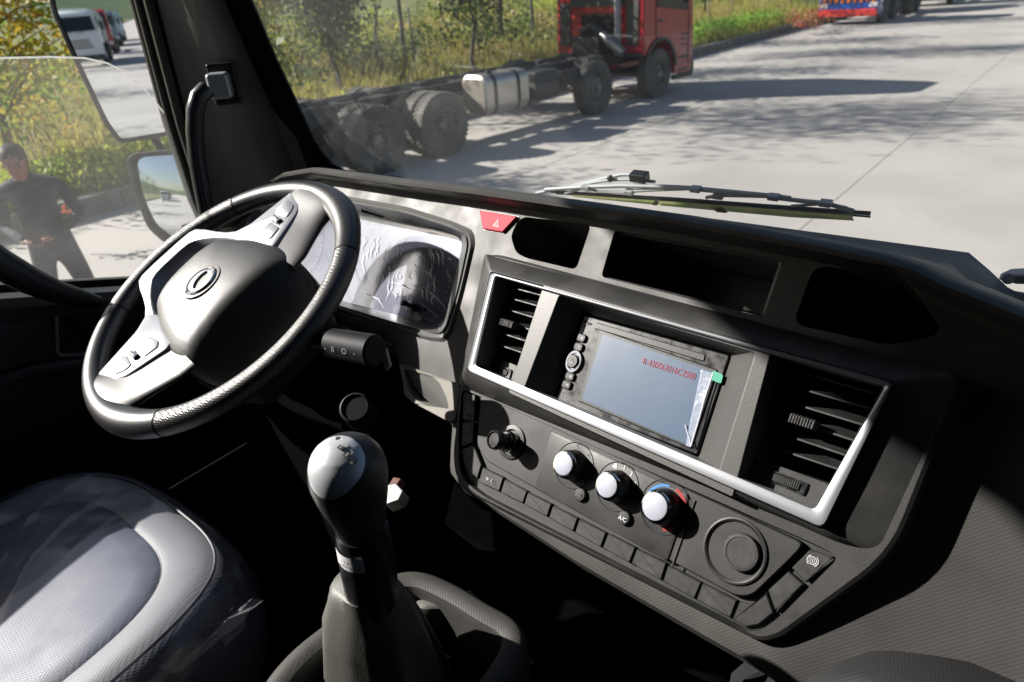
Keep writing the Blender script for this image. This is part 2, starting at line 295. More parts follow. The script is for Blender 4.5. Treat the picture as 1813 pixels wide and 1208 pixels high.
g = MB(); nx = A(1, 0, 0); o1 = rnd(rx, .012); g.loft([o1, [p + nx * .006 for p in o1], [p + nx * .006 for p in inset(o1, nx, .005)], [p for p in inset(o1, nx, .006)]], True, False, False); g.build('handle_bezel', SILV2, door)
g = MB(); g.loft([[p + nx * .001 for p in inset(o1, nx, .006)], [p + nx * .002 for p in inset(o1, nx, .02)]]); g.build('inner_handle', PL_GL, door)
g = MB(); g.tube([at_x(-40, 690, -1.375), at_x(60, 655, -1.375), at_x(160, 640, -1.37)], .012, 10); g.build('pocket_lip', PL_SM, door)

# grab handle on the pillar
gh = thing('grab_handle', 'black padded grab handle bolted to the windscreen pillar', 'grab handle')
pth = [at_x(x, y, X) for x, y, X in [(398, 152, -1.285), (383, 155, -1.26), (366, 158, -1.245), (352, 172, -1.245), (346, 195, -1.25), (345, 235, -1.26), (350, 290, -1.27), (360, 345, -1.28), (371, 400, -1.29), (380, 450, -1.30)]]
g = MB(); g.tube(pth[2:], .0155, 16); g.build('grip', mat('grip_rubber', (.02, .021, .026), .32), gh)
P = at_x(396, 150, -1.28); X = nrm(A(.75, -.66, .0)); Y = A(0, 0, 1.); S = np.cross(Y, X)
g = MB(); g.box(P - X * .008, (.05, .075, .010), S, Y, X); g.build('mount_plate', PL_GL, gh, bevel=.004)
g = MB(); g.box(P + X * .014 - S * .004, (.040, .046, .030), S, Y, X); g.build('end_cap', SILV2, gh, bevel=.007)
g = MB(); lathe(g, P + X * .024 - S * .002, X, S, [(.009, 0), (.009, .004), (.005, .004), (.004, .001)], 20); g.build('bolt', METAL, gh)

# ------------------------------------------------------------------ dashboard
dash = thing('dashboard', 'dark grey truck dashboard with silver framed vents, cubbies and a row of switches', 'dashboard')
mm = .001
def prof(base, crest, face, bottom, dw=0., shift=0.):
    b, c = base, crest
    return [(b + .03, -.26), (b, -.21), (c + .012, -.045 + dw), (c + .005, -.015 + dw), (c - .002, .010 + dw), (c - .009, .029 + dw), (c - .015, .0345 + dw), (c - .019, .032 + dw), (c - .0205, .026 + dw), (c - .0215, .003 + dw), (c - .026, .000 + dw), (face, 0 + dw), ((face + bottom) / 2, dw), (bottom + .025, dw), (bottom + .008, -.004 + dw), (bottom, -.018 + dw), (bottom + .004, -.06 + dw), (bottom + .0, -.26)]
st = [(-1.13, .12, .02, .0, -.09, .0), (-.96, .15, .06, .04, -.09, 0), (-.86, .19, .125, .10, -.085, 0), (-.79, .215, .160, .13, -.08, 0), (-.70, .222, .176, .14, -.078, 0), (-.45, .222, .177, .14, -.074, 0), (-.385, .222, .178, .14, -.078, 0),
      (-.36, .222, .178, .14, -.10, 0), (-.30, .222, .179, .14, -.120, 0), (-.235, .222, .179, .14, -.135, 0), (-.215, .222, .179, .14, -.19, 0), (-.19, .222, .179, .14, -.20, 0), (0, .222, .178, .14, -.208, 0), (.15, .222, .172, .14, -.207, 0), (.20, .222, .168, .13, -.206, 0),
      (.225, .205, .164, .12, -.21, -.003), (.245, .190, .158, .12, -.208, -.008), (.275, .178, .152, .11, -.205, -.014), (.31, .166, .144, .10, -.20, -.022), (.40, .152, .130, .09, -.20, -.03), (.60, .138, .118, .08, -.20, -.03), (1.45, .125, .105, .07, -.20, -.03)]
g = MB(); g.loft([[F.L(u, v, wv) for v, wv in prof(b, c, f_, bo, dw)] for u, b, c, f_, bo, dw in st]); body = g.build('dash_body', PL_GRAIN, dash)
def cutter(loop, d, up=.06):
    m_ = MB(); m_.loft([[p + F.n * up for p in loop], [p - F.n * d for p in loop]]); return m_.build('cutter', PL_DK, None, smooth=False)
def cutter2(l0, l1, up=.06): # tapered pocket
    m_ = MB(); m_.loft([[p + F.n * up for p in l0], l0, l1]); return m_.build('cutter', PL_DK, None, smooth=False)
# cluster opening (symmetric about the column)
UC = -.605
def sym(pts, off, r):
    R_ = [F.uv(x, y, off) for x, y in pts]; Lf = [(2 * UC - u, v) for u, v in R_[::-1]]; return rnd([F.L(u, v, off) for u, v in R_ + Lf], r, 6)
ringO = sym([(640, 352), (720, 366), (802, 392), (838, 408), (842, 432), (800, 590), (788, 606), (757, 603), (600, 551)][0:9], 0., [.0, .02, .02, .02, .02, .02, .02, .02, .0] * 2)
cubA = LP([(929, 384), (1047, 398), (1020, 478), (931, 457), (913, 447), (904, 418), (916, 392)], 0, .008)
cubB = LP([(1088, 408), (1386, 462), (1352, 562), (1064, 490)], 0, .006)
cubC = LP([(1442, 470), (1592, 490), (1618, 506), (1660, 572), (1656, 590), (1577, 612), (1403, 574)], 0, .012)
OUT = [(869, 482), (1583, 677), (1456, 938), (826, 655)]; INN = [(881, 492), (1563, 683), (1444, 903), (838, 649)]
def small(l, c=.9): m_ = sum(l) / len(l); return [m_ + (p - m_) * c for p in l]
frameCut = LP([(883, 494), (1560, 686), (1440, 900), (840, 648)], .0)
boolean(body, [cutter(ringO, .10), cutter2(cubA, [p - F.n * .10 - F.v * .0 for p in small(cubA, .92)]), cutter2(cubB, [p - F.n * .11 for p in small(cubB, .95)]), cutter2(cubC, [p - F.n * .10 for p in small(cubC, .9)]), cutter(small(frameCut, 1.005), .09)])
# fascia of the centre stack
FO = .010; FT = .026
fo = LP([(860, 450), (880, 449), (1692, 661), (1699, 692), (1582, 985), (1382, 1130), (1345, 1139), (838, 880), (803, 845), (800, 800), (812, 690)], FO, [.004, .008, .01, .02, .03, .02, .03, .03, .03, .01, .01])
g = MB(); g.loft([[p - F.n * .035 + (p - sum(fo) / len(fo)) * .012 for p in fo], [p - F.n * .006 for p in fo], [p - F.n * .002 for p in inset(fo, F.n, .001)], inset(fo, F.n, .004)]); fascia = g.build('centre_fascia', PL_PANEL, dash)
rec = LP([(818, 688), (1440, 962), (1487, 986), (1378, 1096), (1347, 1118), (1318, 1118), (850, 876), (812, 842), (812, 750)], FO, [.01, .01, .008, .01, .02, .02, .02, .02, .01])
fc2 = [p for p in LP(INN, FO)]
boolean(fascia, [cutter(fc2, .10), cutter2(rec, [p - F.n * .007 for p in inset(rec, F.n, .0015)])])
g = MB(); pb = LP([(858, 449), (1692, 661), (1690, 700), (1560, 978), (1500, 968), (812, 684)], FO - .001, [.006, .01, .03, .02, .02, .01], 5); pt = LP([(868, 480), (1584, 676), (1578, 690), (1466, 918), (1456, 940), (825, 656)], FT, [.004, .003, .01, .01, .003, .004], 5)
pm = [lerp(a, b, .90) + F.n * .001 for a, b in zip(pb, pt)]
g.loft([[p - F.n * .004 for p in pb], pb, pm, pt, [p - F.n * .02 for p in inset(pt, F.n, .004)]], True, False, False); g.build('frame_plinth', PL_SM, dash, angle=50)
bv = fascia.modifiers.new('bevel', 'BEVEL'); bv.width = .001; bv.segments = 1; bv.limit_method = 'ANGLE'
# silver surround
h0, h1 = FT, FT + .006
oL = LP(OUT, FT, [.006, .004, .006, .006], 4); oT = LP([(872, 484), (1580, 679), (1456, 934), (828, 656)], h1, [.006, .004, .006, .006], 4)
mL = LP([(875, 487), (1575, 682), (1452, 920), (834, 653)], h1 + .0005, [.005, .004, .005, .005], 4)
rL = LP([(878, 489), (1568, 684), (1443, 904), (841, 648)], h1 - .001, [.005, .004, .005, .005], 4); iL = [p - F.n * .03 for p in rL]
g = MB(); g.loft([[p - F.n * .002 for p in oL], oL, oT, mL, rL, iL], True, False, False); g.build('silver_frame', SILV, dash, angle=30)
# radio funnel with its two posts
H = FT + .001
sq = LP([(990, 522), (1338, 624), (1268, 852), (926, 692)], H, .004, 4); si = LP([(1031, 555), (1296, 628), (1237, 811), (980, 709)], -.002, .004, 4)
g = MB(); pl_ = LP([(962, 505), (1366, 618), (1297, 880), (900, 695)], H, .002, 4)
g.loft([[p - F.n * .08 for p in pl_], pl_, sq, si, [p - F.n * .02 for p in si]], True, False, False); g.build('radio_surround', PL_SUR, dash, bevel=.0012)
# radio
RW = .0
radio = MB(); ro = LP([(1034, 558), (1292, 629), (1234, 806), (984, 708)], 0, .003, 4); 
radio.loft([[p - F.n * .04 for p in ro], [p - F.n * .001 for p in ro], inset(ro, F.n, .0012)]); ro_ = radio.build('radio', PL_GL, dash)
so_ = LP([(1062, 583), (1271, 655), (1224, 795), (1023, 710)], .0008, .002, 4)
g = MB(); g.loft([so_, [p + F.n * .0010 for p in inset(so_, F.n, .001)]]); scr = g.build('screen', PL_DK, ro_)
s2 = LP([(1067, 592), (1264, 659), (1220, 789), (1030, 707)], .0024, .001, 3); g = MB(); g.loft([[p - F.n * .0014 for p in s2], s2]); g.build('screen_glass', SCREEN, ro_, smooth=False)
g = MB(); d1 = LP([(1056, 571), (1250, 628), (1247, 641), (1053, 582)], .0, .002, 3); g.loft([d1, [p + F.n * .0012 for p in inset(d1, F.n, .0008)]]); g.build('disc_slot_cover', PL_DK, ro_)
text('R-420062016C2580', .0088, F(1183, 653, .0026), F.u, F.v, REDP, ro_, 'red_serial_number', sx=.86)
ed = [F(x, y, .0035) for x, y in [(1241, 655), (1262, 661), (1222, 792), (1214, 789), (1222, 745), (1232, 700)]]
g = MB(); g.add(ed + [p + F.n * .0002 for p in ed], [[0, 1, 2, 3, 4, 5]]); g.build('film_edge', film('curled_film', (.6, .66, .8), .3, 50, 1., .4), ro_)
g = MB(); g.tube([F(x, y, .0045) for x, y in [(1263, 660), (1248, 705), (1236, 748), (1223, 791)]], .0007, 6); g.tube([F(x, y, .004) for x, y in [(1213, 752), (1216, 765), (1221, 778), (1223, 791)]], .0005, 6); g.build('film_curl', CREASE, ro_)
tb = LP([(1263, 656), (1281, 664), (1277, 680), (1258, 672)], .004, .002, 3); g = MB(); g.loft([tb, [p + F.n * .0008 for p in tb]]); g.build('green_tab', mat('green_film_tab', (.03, .30, .20), .4), ro_)
def col_button(cx, cy, wx, hy, m_, h=.003, nm='button', par=None):
    c = F(cx, cy, 0.); g = MB(); lp = rnd([c + F.u * (i * wx) + F.v * (j * hy) for i, j in ((-1, -1), (1, -1), (1, 1), (-1, 1))], min(wx, hy) * .8, 4); plate(g, lp, F.n, h, .001); return g.build(nm, m_, par or ro_)
for cx_, cy_, s_ in ((1031, 599, '<x'), (1026, 615, 'n'), (1011, 667, 'SEL'), (1005, 682, 'AS')): col_button(cx_, cy_, .0062, .0046, PL_BT, .003); text(s_, .0032, F(cx_, cy_, .0034), F.u, F.v, WHITE, ro_, 'button_print')
for cx_, cy_, s_ in ((1040, 575, 'SD'), (1041, 587, 'MIC'), (1000, 693, 'RES')): text(s_, .0026, F(cx_, cy_, .0002), F.u, F.v, GREYP, ro_, 'button_print')
c = F(1018, 641, 0); g = MB(); lathe(g, c, F.n, F.u, [(.0105, -.001), (.0105, .002), (.0098, .0035), (.0080, .0035), (.0078, .001)], 40, caps=(True, True)); 
g.v = [tuple(c + (np.array(p) - c) + F.v * ((np.array(p) - c) @ F.v) * .25) for p in g.v]; g.build('power_ring', CHROME, ro_)
g = MB(); lathe(g, c, F.n, F.u, [(.0076, 0), (.0076, .005), (.0068, .0062), (.001, .0062)], 36); g.build('power_button', PL_DK, ro_)
pr = MB(); pr.tube([c + F.n * .0066 + .0022 * (math.cos(a) * F.u + math.sin(a) * F.v) for a in np.radians(np.linspace(125, 415, 20))], .0003, 4); pr.tube([c + F.n * .0066 + F.v * .0008, c + F.n * .0066 + F.v * .003], .0003, 4); pr.build('power_symbol', WHITE, ro_)
sdn = MB(); sp = LP([(1033, 568), (1041, 570), (1049, 573), (1046, 576), (1035, 573)], .0, .001, 3); sdn.loft([sp, [p + F.n * .0006 for p in sp]]); sdn.build('card_slot', PADLINE, ro_)

# air vents
def vent(name, opening, slats, tab, platepts, wheelpts, label, so=-.004, ext=.018):
    op = LP(opening, H - .002, .003, 4); v_ = MB()
    bk = [p - F.n * .085 for p in small(op, .93)]
    v_.loft([op, bk], True, False, True); vo = v_.build(name, PL_DK, dash); vo['label'] = label
    pp = LP(platepts, .004, .002, 3); g = MB(); g.loft([[p - F.n * .03 for p in pp], pp]); p_ = g.build('vent_plate', PL_SM, vo, bevel=.001)
    wq = LP(wheelpts, .0045, .002, 3); g = MB(); g.loft([wq, [p + F.n * .0015 for p in wq], [p + F.n * .0015 for p in inset(wq, F.n, .0012)], [p - F.n * .001 for p in inset(wq, F.n, .0018)]]); g.build('thumbwheel_slot', PL_GL, vo)
    c0 = (wq[0] * 0 + sum(wq) / len(wq)); l = np.linalg.norm(F(*wheelpts[1], .004) - F(*wheelpts[0], .004)) * .36; g = MB(); k_ = 16
    for i in range(k_):
        a = (i - k_ / 2 + .5) / k_ * 2; g.box(c0 + F.u * a * l * .95 + F.n * (.0035 * (1 - a * a) - .001), (l * 2 / k_ * .55, .006, .004), F.u, F.v, F.n)
    g.build('thumbwheel', PL_BT, vo)
    for i, (a, b) in enumerate(slats):
        A_, B_ = F(*a, so), F(*b, so); d = nrm(B_ - A_); A2 = A_ - d * ext
        tl = nrm(-F.n * .95 + F.v * .32)
        g = MB(); Lp = [A2, A_, B_, B_ + tl * .022, A_ + tl * .022, A2 + tl * .022]
        g.loft([[p + F.v * .0009 for p in (A2 - F.n * .003, B_)] + [(B_ + tl * .024), (A2 + tl * .024)], [p - F.v * .0009 for p in (A2 - F.n * .003, B_)] + [(B_ + tl * .024), (A2 + tl * .024)]]); g.build('slat', PL_BT, vo, bevel=.0004)
    t = F(*tab, so + .004); g = MB(); g.box(t, (.022, .008, .014), F.u, F.v, F.n)
    for i in range(9): g.box(t + F.u * (i - 4) * .0024 + F.n * .0072, (.0010, .008, .0012), F.u, F.v, F.n)
    for i in range(9): g.box(t + F.u * (i - 4) * .0024 + F.v * .0042, (.0010, .0012, .012), F.u, F.v, F.n)
    g.build('vent_tab', PL_BT, vo, bevel=.0006)
    g = MB()
    us = [F.at(p) for p in op]; um, uM = min(q[0] for q in us), max(q[0] for q in us); vm, vM = min(q[1] for q in us), max(q[1] for q in us)
    for i in range(1, 6):
        u_ = um + (uM - um) * i / 6; g.box(F.L(u_, (vm + vM) / 2, -.05), (.0015, (vM - vm) * .9, .02), nrm(F.u + F.n * .3), F.v, F.n)
    g.build('upright_vanes', PL_DK, vo)
vent('air_vent', [(881, 490), (985, 519), (925, 700), (840, 652)], [((883, 503), (974, 527)), ((878, 521), (967, 546)), ((875, 541), (960, 567)), ((869, 561), (953, 589)), ((866, 583), (946, 609)), ((863, 604), (940, 630))], (903, 575),
     [(855, 624), (939, 657), (925, 697), (838, 650)], [(868, 639), (907, 655), (902, 673), (864, 657)], 'left air vent shaded behind the silver frame', .013, .002)
vent('air_vent', [(1352, 622), (1569, 684), (1452, 905), (1284, 862)], [((1405, 656), (1548, 697)), ((1399, 683), (1541, 724)), ((1392, 711), (1533, 754)), ((1384, 738), (1517, 782)), ((1377, 766), (1505, 809)), ((1369, 793), (1493, 834))], (1424, 748),
     [(1343, 812), (1480, 862), (1453, 904), (1318, 858)], [(1356, 828), (1432, 856), (1423, 878), (1350, 847)], 'right air vent with dusty slats', .0, .02)

# cubby liners: inner frame in the middle pocket
cm = LP([(1095, 414), (1380, 465), (1349, 556), (1073, 490)], -.006, .004, 4); co = [p - F.n * .0 for p in LP([(1089, 409), (1387, 462), (1352, 561), (1065, 490)], -.0045, .004, 4)]
g = MB(); g.loft([co, cm, [p - F.n * .012 for p in inset(cm, F.n, .001)]], True, False, False); g.build('cubby_frame', PL_SM, dash)
# hazard switch
hz = LP([(852, 374), (919, 385), (893, 413), (858, 407)], .0, .0015, 3); g = MB(); g.loft([inset(hz, F.n, -.0012), [p + F.n * .0008 for p in inset(hz, F.n, -.0012)]]); hb = g.build('hazard_button', PL_DK, dash)
g = MB(); plate(g, [p + F.n * .0008 for p in hz], F.n, .0035, .001); g.build('red_cap', RED, hb)
tc_ = F(879, 397, .0044)
for s_ in (.0062, .0032):
    tri = [tc_ + F.u * (s_ * math.cos(a)) + F.v * (s_ * math.sin(a)) for a in np.radians([90, 210, 330, 90])]; g = MB()
    for a, b in zip(tri, tri[1:]): g.tube([a, b], .0004, 5)
    g.build('warning_triangle', WHITE, hb)

# lower control panel and switches (inside the shallow recess, floor at FO-.007)
B0 = FO - .007
def quadplate(name, pts, h, m_, r=.003, ch=.0012, gap=.0006):
    lp = inset(LP(pts, B0 + h, r, 4), F.n, gap); g = MB(); g.loft([[p - F.n * (h + .002) for p in lp], [p - F.n * ch for p in lp], inset(lp, F.n, ch)]); return g.build(name, m_, dash)
cp = quadplate('control_panel', [(850, 697), (972, 751), (1427, 962), (1404, 988), (1332, 1057), (1302, 1057), (940, 862), (862, 818), (843, 790)], .0075, PL_PANEL, .008)
hp_ = LP([(977, 764), (1222, 877), (1182, 994), (946, 864)], B0 + .0075, .004, 4); g = MB(); g.loft([[p - F.n * .002 for p in hp_], [p + F.n * .0012 for p in hp_], [p + F.n * .0016 for p in inset(hp_, F.n, .001)]]); g.build('climate_panel', PL_PANEL, dash)
CPH = B0 + .0075 + .0016
g = MB(); g.tube([F(x, y, CPH - .001) for x, y in [(1231, 886), (1190, 1003)]], .0008, 6); g.build('panel_ridge', PL_SM, cp)
sw = [[(854, 826), (892, 845), (884, 872), (846, 854)], [(893, 847), (934, 869), (926, 893), (885, 873)], [(934, 870), (977, 892), (969, 917), (926, 894)], [(978, 894), (1024, 917), (1015, 943), (970, 918)], [(1025, 917), (1074, 943), (1064, 971), (1016, 944)],
      [(1076, 943), (1126, 969), (1115, 999), (1065, 971)], [(1127, 970), (1181, 997), (1171, 1030), (1116, 998)], [(1182, 999), (1243, 1031), (1230, 1063), (1172, 1030)], [(1243, 1031), (1306, 1063), (1294, 1097), (1231, 1063)],
      [(1308, 1065), (1332, 1068), (1357, 1047), (1371, 1086), (1344, 1108), (1320, 1112), (1295, 1098)], [(1358, 1045), (1396, 1010), (1425, 1035), (1372, 1085)], [(1399, 1006), (1433, 972), (1479, 987), (1427, 1034)],
      [(819, 690), (842, 699), (840, 746), (818, 745)], [(818, 746), (840, 747), (838, 784), (816, 794)], [(816, 796), (838, 786), (853, 823), (845, 850), (822, 826)]]
btn = []
for i, q in enumerate(sw):
    o_ = quadplate('switch' if i in (0, 11, 12, 13) else 'switch_blank', q, .0058 if i != 11 else .0068, PL_BT, .0015, .0010, .0007); btn.append(o_)
btn[0]['label'] = 'fog lamp switch'; btn[11]['label'] = 'switch with a round brake symbol'
SF = B0 + .0062
g = MB(); g.box(F(863, 848, SF), (.004, .003, .0004), F.u, F.v, F.n); pp = F(873, 853, SF)
g.tube([pp + F.u * (.0026 * math.cos(a)) + F.v * (.0026 * math.sin(a)) for a in np.radians(np.linspace(-90, 90, 10))], .0003, 4); g.tube([pp - F.v * .0026, pp + F.v * .0026], .0003, 4)
for j in (-1, 0, 1): g.tube([pp - F.u * .0045 + F.v * .0016 * j, pp - F.u * .0015 + F.v * .0016 * j], .0003, 4)
g.build('fog_lamp_symbol', GREYP, btn[0])
g = MB(); g.box(F(832, 718, SF), (.0025, .003, .0004), F.u, F.v, F.n); g.box(F(829, 729, SF), (.0022, .0045, .0004), F.u, F.v, F.n); g.tube([F(832, 733, SF), F(828, 737, SF), F(831, 739, SF)], .0004, 4); g.build('switch_symbol', GREYP, btn[12])
g = MB(); g.box(F(829, 761, SF), (.0025, .004, .0004), F.u, F.v, F.n); g.box(F(828, 778, SF), (.0022, .003, .0004), F.u, F.v, F.n); g.build('switch_symbol', GREYP, btn[13])
g = MB(); pc = F(1439, 993, B0 + .0072)
for r_, a0, a1 in ((.0030, 0, 360), (.0044, 120, 240), (.0044, -60, 60)): g.tube([pc + F.u * (r_ * math.cos(a)) + F.v * (r_ * math.sin(a)) for a in np.radians(np.linspace(a0, a1, 20))], .0003, 4)
for j in (-1, 0, 1): g.tube([pc - F.v * .0016 + F.u * .0013 * j, pc + F.v * .0016 + F.u * .0013 * j], .00025, 4)
g.build('brake_symbol', WHITE, btn[11])
# climate knobs
KH = .020
for i, (px_, py_) in enumerate([(997, 822), (1074, 860), (1159, 897)]):
    top_ = F(px_, py_, CPH + KH); base = top_ - F.n * KH; rk = .0138 if i < 2 else .0150
    g = MB(); lathe(g, base, F.n, F.u, [(rk + .0028, -.001), (rk + .0024, .003), (rk + .0010, KH - .006), (rk - .0006, KH - .003)], 48); kb = g.build('climate_knob', PL_DK, dash); kb['label'] = ['air direction knob', 'fan speed knob', 'temperature knob with blue and red scale'][i]
    g = MB(); lathe(g, base, F.n, F.u, [(rk, KH - .0045), (rk + .0003, KH - .002), (rk - .001, KH - .0004), (rk - .0022, KH - .0002)], 48, caps=(True, False)); g.build('chrome_ring', CHROME, kb)
    g = MB(); lathe(g, base, F.n, F.u, [(rk - .0022, KH - .002), (rk - .0024, KH), (rk - .0034, KH + .0004), (.001, KH + .0004)], 48); g.build('knob_cap', mat('pearl_knob_cap', (.36, .38, .45), .5, .1), kb)
    g = MB(); g.tube([base + .0005 * F.n + (rk + .0105) * (math.cos(a) * F.u + math.sin(a) * F.v) for a in np.radians(np.linspace(0, 360, 64))], .0003, 4); g.build('dial_groove', PADLINE, kb)
    pc = base
    if i == 2:
        for nm, a0, a1, m_ in (('blue_scale', 95, 205, BLUEP), ('red_scale', -75, 75, REDD)):
            an = np.radians(np.linspace(a0, a1, 30)); g = MB(); wv = [(.0018 + .0022 * (t if nm == 'blue_scale' else 1 - abs(2 * t - 1) * .5)) for t in np.linspace(0, 1, 30)]
            g.loft([[pc + F.n * .0003 + (rk + .0040) * (math.cos(a) * F.u + math.sin(a) * F.v) for a in an], [pc + F.n * .0003 + (rk + .0040 + w_) * (math.cos(a) * F.u + math.sin(a) * F.v) for a, w_ in zip(an, wv)]], False, False, False); g.build(nm, m_, kb, smooth=False)
        g = MB(); g.add(circ(pc + F.n * .0004 + .0195 * (math.cos(3.75) * F.u + math.sin(3.75) * F.v), F.u, F.v, .0019, 16), [list(range(16))]); g.build('scale_dot', CYANP, kb)
    if i == 1:
        for s_, a in (('1', 86), ('2', 58), ('3', 28)): text(s_, .0062, pc + (rk + .0065) * (math.cos(math.radians(a)) * F.u + math.sin(math.radians(a)) * F.v), F.u, F.v, WHITE, kb, 'fan_number')
        g = MB(); q = pc + F.n * .0004 + (rk + .0065) * (math.cos(2.05) * F.u + math.sin(2.05) * F.v)
        for a in (90, 210, 330): g.add(circ(q + .0016 * (math.cos(math.radians(a)) * F.u + math.sin(math.radians(a)) * F.v), F.u, F.v, .0014, 12), [list(range(12))])
        g.build('fan_symbol', WHITE, kb)
    if i == 0:
        g = MB()
        for a in (100, 50, 5, -35):
            q = pc + F.n * .0005 + (rk + .0065) * (math.cos(math.radians(a)) * F.u + math.sin(math.radians(a)) * F.v); g.tube([q - F.u * .002 + F.v * .001, q, q + F.v * .0022], .0003, 4); g.tube([q, q + F.u * .0022 - F.v * .0015], .0003, 4)
        g.build('airflow_symbols', GREYP, kb)
for (px_, py_, s_) in ((1104, 917, 'A/C'), (1026, 876, '')):
    c = F(px_, py_, CPH + .004) - F.n * .004; g = MB(); lathe(g, c, F.n, F.u, [(.0070, -.001), (.0070, .0030), (.0060, .0042), (.001, .0046)], 32); ab = g.build('round_button', PL_BT, dash)
    if s_: text(s_, .0055, c + F.n * .0050 - F.v * .0012, F.u, F.v, WHITE, ab, 'print')
    else:
        g = MB(); g.tube([c + F.n * .0052 + q for q in (-F.u * .003 - F.v * .001, -F.u * .001 + F.v * .0018, F.u * .0025 + F.v * .0018, F.u * .003 - F.v * .001, -F.u * .003 - F.v * .001)], .0003, 4); g.build('recirculation_symbol', GREYP, ab)
# cigarette lighter
c = F(905, 783, B0 + .0085); ax = nrm(F.n + F.u * -.1); g = MB(); lathe(g, c, F.n, F.u, [(.0200, -.004), (.0195, .001), (.0150, .0015), (.0135, -.012), (.001, -.02)], 40); li = g.build('lighter_socket', PL_DK, dash)
g = MB(); lathe(g, c, F.n, F.u, [(.0118, -.01), (.0118, .006), (.0106, .0068), (.0100, .006), (.0100, .001)], 36, caps=(False, False)); g.tube(circ(c + F.n * .0115, F.u, F.v, .0100, 36) + [c + F.n * .0115 + F.u * .01], .0011, 6); g.build('chrome_sleeve', CHROME, li)
g = MB(); lathe(g, c, F.n, F.u, [(.0085, -.01), (.0085, .016), (.0100, .018), (.0112, .026), (.0108, .030), (.0085, .032), (.0078, .0305), (.001, .0305)], 36); g.build('lighter_knob', PL_GL, li)
# round cap at the right
c = F(1300, 975, B0 + .0085); g = MB(); lathe(g, c, F.n, F.u, [(.0290, -.003), (.0285, .0008), (.0270, .0012), (.0250, .0002), (.0215, -.0060), (.0205, -.0066), (.001, -.0066)], 56); bz = g.build('socket_bezel', PL_PANEL, dash)
c2 = F(1311, 978, B0 + .012); g = MB(); lathe(g, c2, F.n, F.u, [(.0162, -.02), (.0162, -.0015), (.0154, .0005), (.0130, .0008), (.0126, .0002), (.001, .0002)], 56); g.build('socket_cap', RUBBER, bz)

# instrument cluster
scr_px = [(640, 376), (715, 390), (790, 410), (814, 422), (818, 436), (803, 500), (788, 562), (779, 574), (757, 572), (606, 533)]
rr_ = [0, .03, .03, .02, .02, .03, .02, .02, .02, 0]
r1 = sym([(640, 352), (720, 366), (802, 392), (838, 408), (842, 432), (820, 520), (800, 590), (788, 606), (757, 603), (600, 551)], 0., rr_ * 2)
r2 = sym([(638, 357), (716, 371), (800, 397), (830, 412), (834, 433), (814, 520), (793, 588), (783, 599), (757, 597), (602, 547)], .004, rr_ * 2)
r3 = sym([(638, 361), (716, 375), (798, 401), (826, 415), (829, 434), (811, 518), (790, 582), (780, 592), (757, 590), (604, 543)], .001, rr_ * 2)
r3b = sym([(638, 363), (716, 377), (797, 403), (824, 416), (827, 434), (809, 518), (789, 580), (779, 590), (757, 588), (604, 542)], .004, rr_ * 2)
r4 = sym(scr_px, -.045, rr_ * 2)
g = MB(); g.loft([[p - F.n * .03 for p in r1], [p + F.n * .0005 for p in r1], r2, r3, r3b, r4, [p - F.n * .02 for p in r4]], True, False, False); cl = g.build('instrument_cluster', mat('satin_bezel_plastic', (.12, .12, .12), .36), dash, angle=25)
g = MB(); fc = [p - F.n * .012 for p in r4]; g.loft([[p - F.n * .004 for p in inset(fc, F.n, -.004)], inset(fc, F.n, -.004)]); g.build('instrument_face', CLUSTERFACE, cl, smooth=False)
def gauge(c, r):
    g = MB()
    for k_ in range(25):
        a = math.radians(225 - k_ * 11.25); d = math.cos(a) * F.u + math.sin(a) * F.v; q = np.cross(F.n, d); l = .010 if k_ % 4 == 0 else .006
        g.box(c + d * (r - l / 2), (l, .0010, .0003), d, q, F.n)
    g.build('gauge_ticks', WHITE, cl)
    g = MB(); g.tube(circ(c, F.u, F.v, r + .004, 60) + [c + F.u * (r + .004)], .0010, 6); g.build('gauge_ring', GREYP, cl)
FD = -.056
gauge(F(757, 508, FD) - F.n * .0005, .048); gauge(F.L(2 * UC - F.uv(757, 508, FD)[0], F.uv(757, 508, FD)[1], FD + .0005), .048)
g = MB(); g.tube([F(756, 510, FD + .003), F(787, 496, FD + .003)], [.0011, .0004], 6); g.build('needle', mat('needle_red', (.7, .05, .04), .4), cl)
g = MB(); g.add(inset(r4, F.n, -.001), [list(range(len(r4)))]); g.build('protective_film', FILMW, cl, smooth=False)
g = MB(); rs = np.random.RandomState(11); FW = -.0435
def wig(pts, r_):
    P_ = [F(x, y, FW) for x, y in pts]; n_ = len(P_); L1, L2 = [], []
    for i in range(n_):
        t_ = nrm(P_[min(i + 1, n_ - 1)] - P_[max(0, i - 1)]); q_ = np.cross(F.n, t_) * r_ * (1 - abs(2 * i / (n_ - 1) - 1) * .7); L1.append(P_[i] + q_ + F.n * .0004); L2.append(P_[i] - q_)
    g.loft([L1, L2], False, False, False)
for k_ in range(64):
    t = rs.rand(); x = 640 + t * 168; y = 415 + (x - 640) * .12 + rs.rand() ** 1.6 * 110; L_ = 8 + rs.rand() ** 2 * 34; sk = (x - 700) / 300 + rs.randn() * .15
    pts = []; 
    for j in range(6): pts.append((x + sk * L_ * j / 5 + math.sin(j * 1.7 + k_) * 1.6, y + L_ * j / 5))
    if max(p[1] for p in pts) < 545 + (x - 700) * .18 and max(p[0] for p in pts) < 806 - (y - 430) * .18: wig(pts, .0006 + .0008 * rs.rand())
for b in [[(730, 506), (748, 508), (765, 520), (785, 540), (790, 556)], [(720, 545), (745, 560), (768, 570)], [(742, 535), (760, 548), (776, 563)], [(648, 520), (670, 530), (680, 545)], [(690, 500), (715, 505), (725, 512)]]: wig(b, .0012)
g.build('film_creases', CREASE, cl)
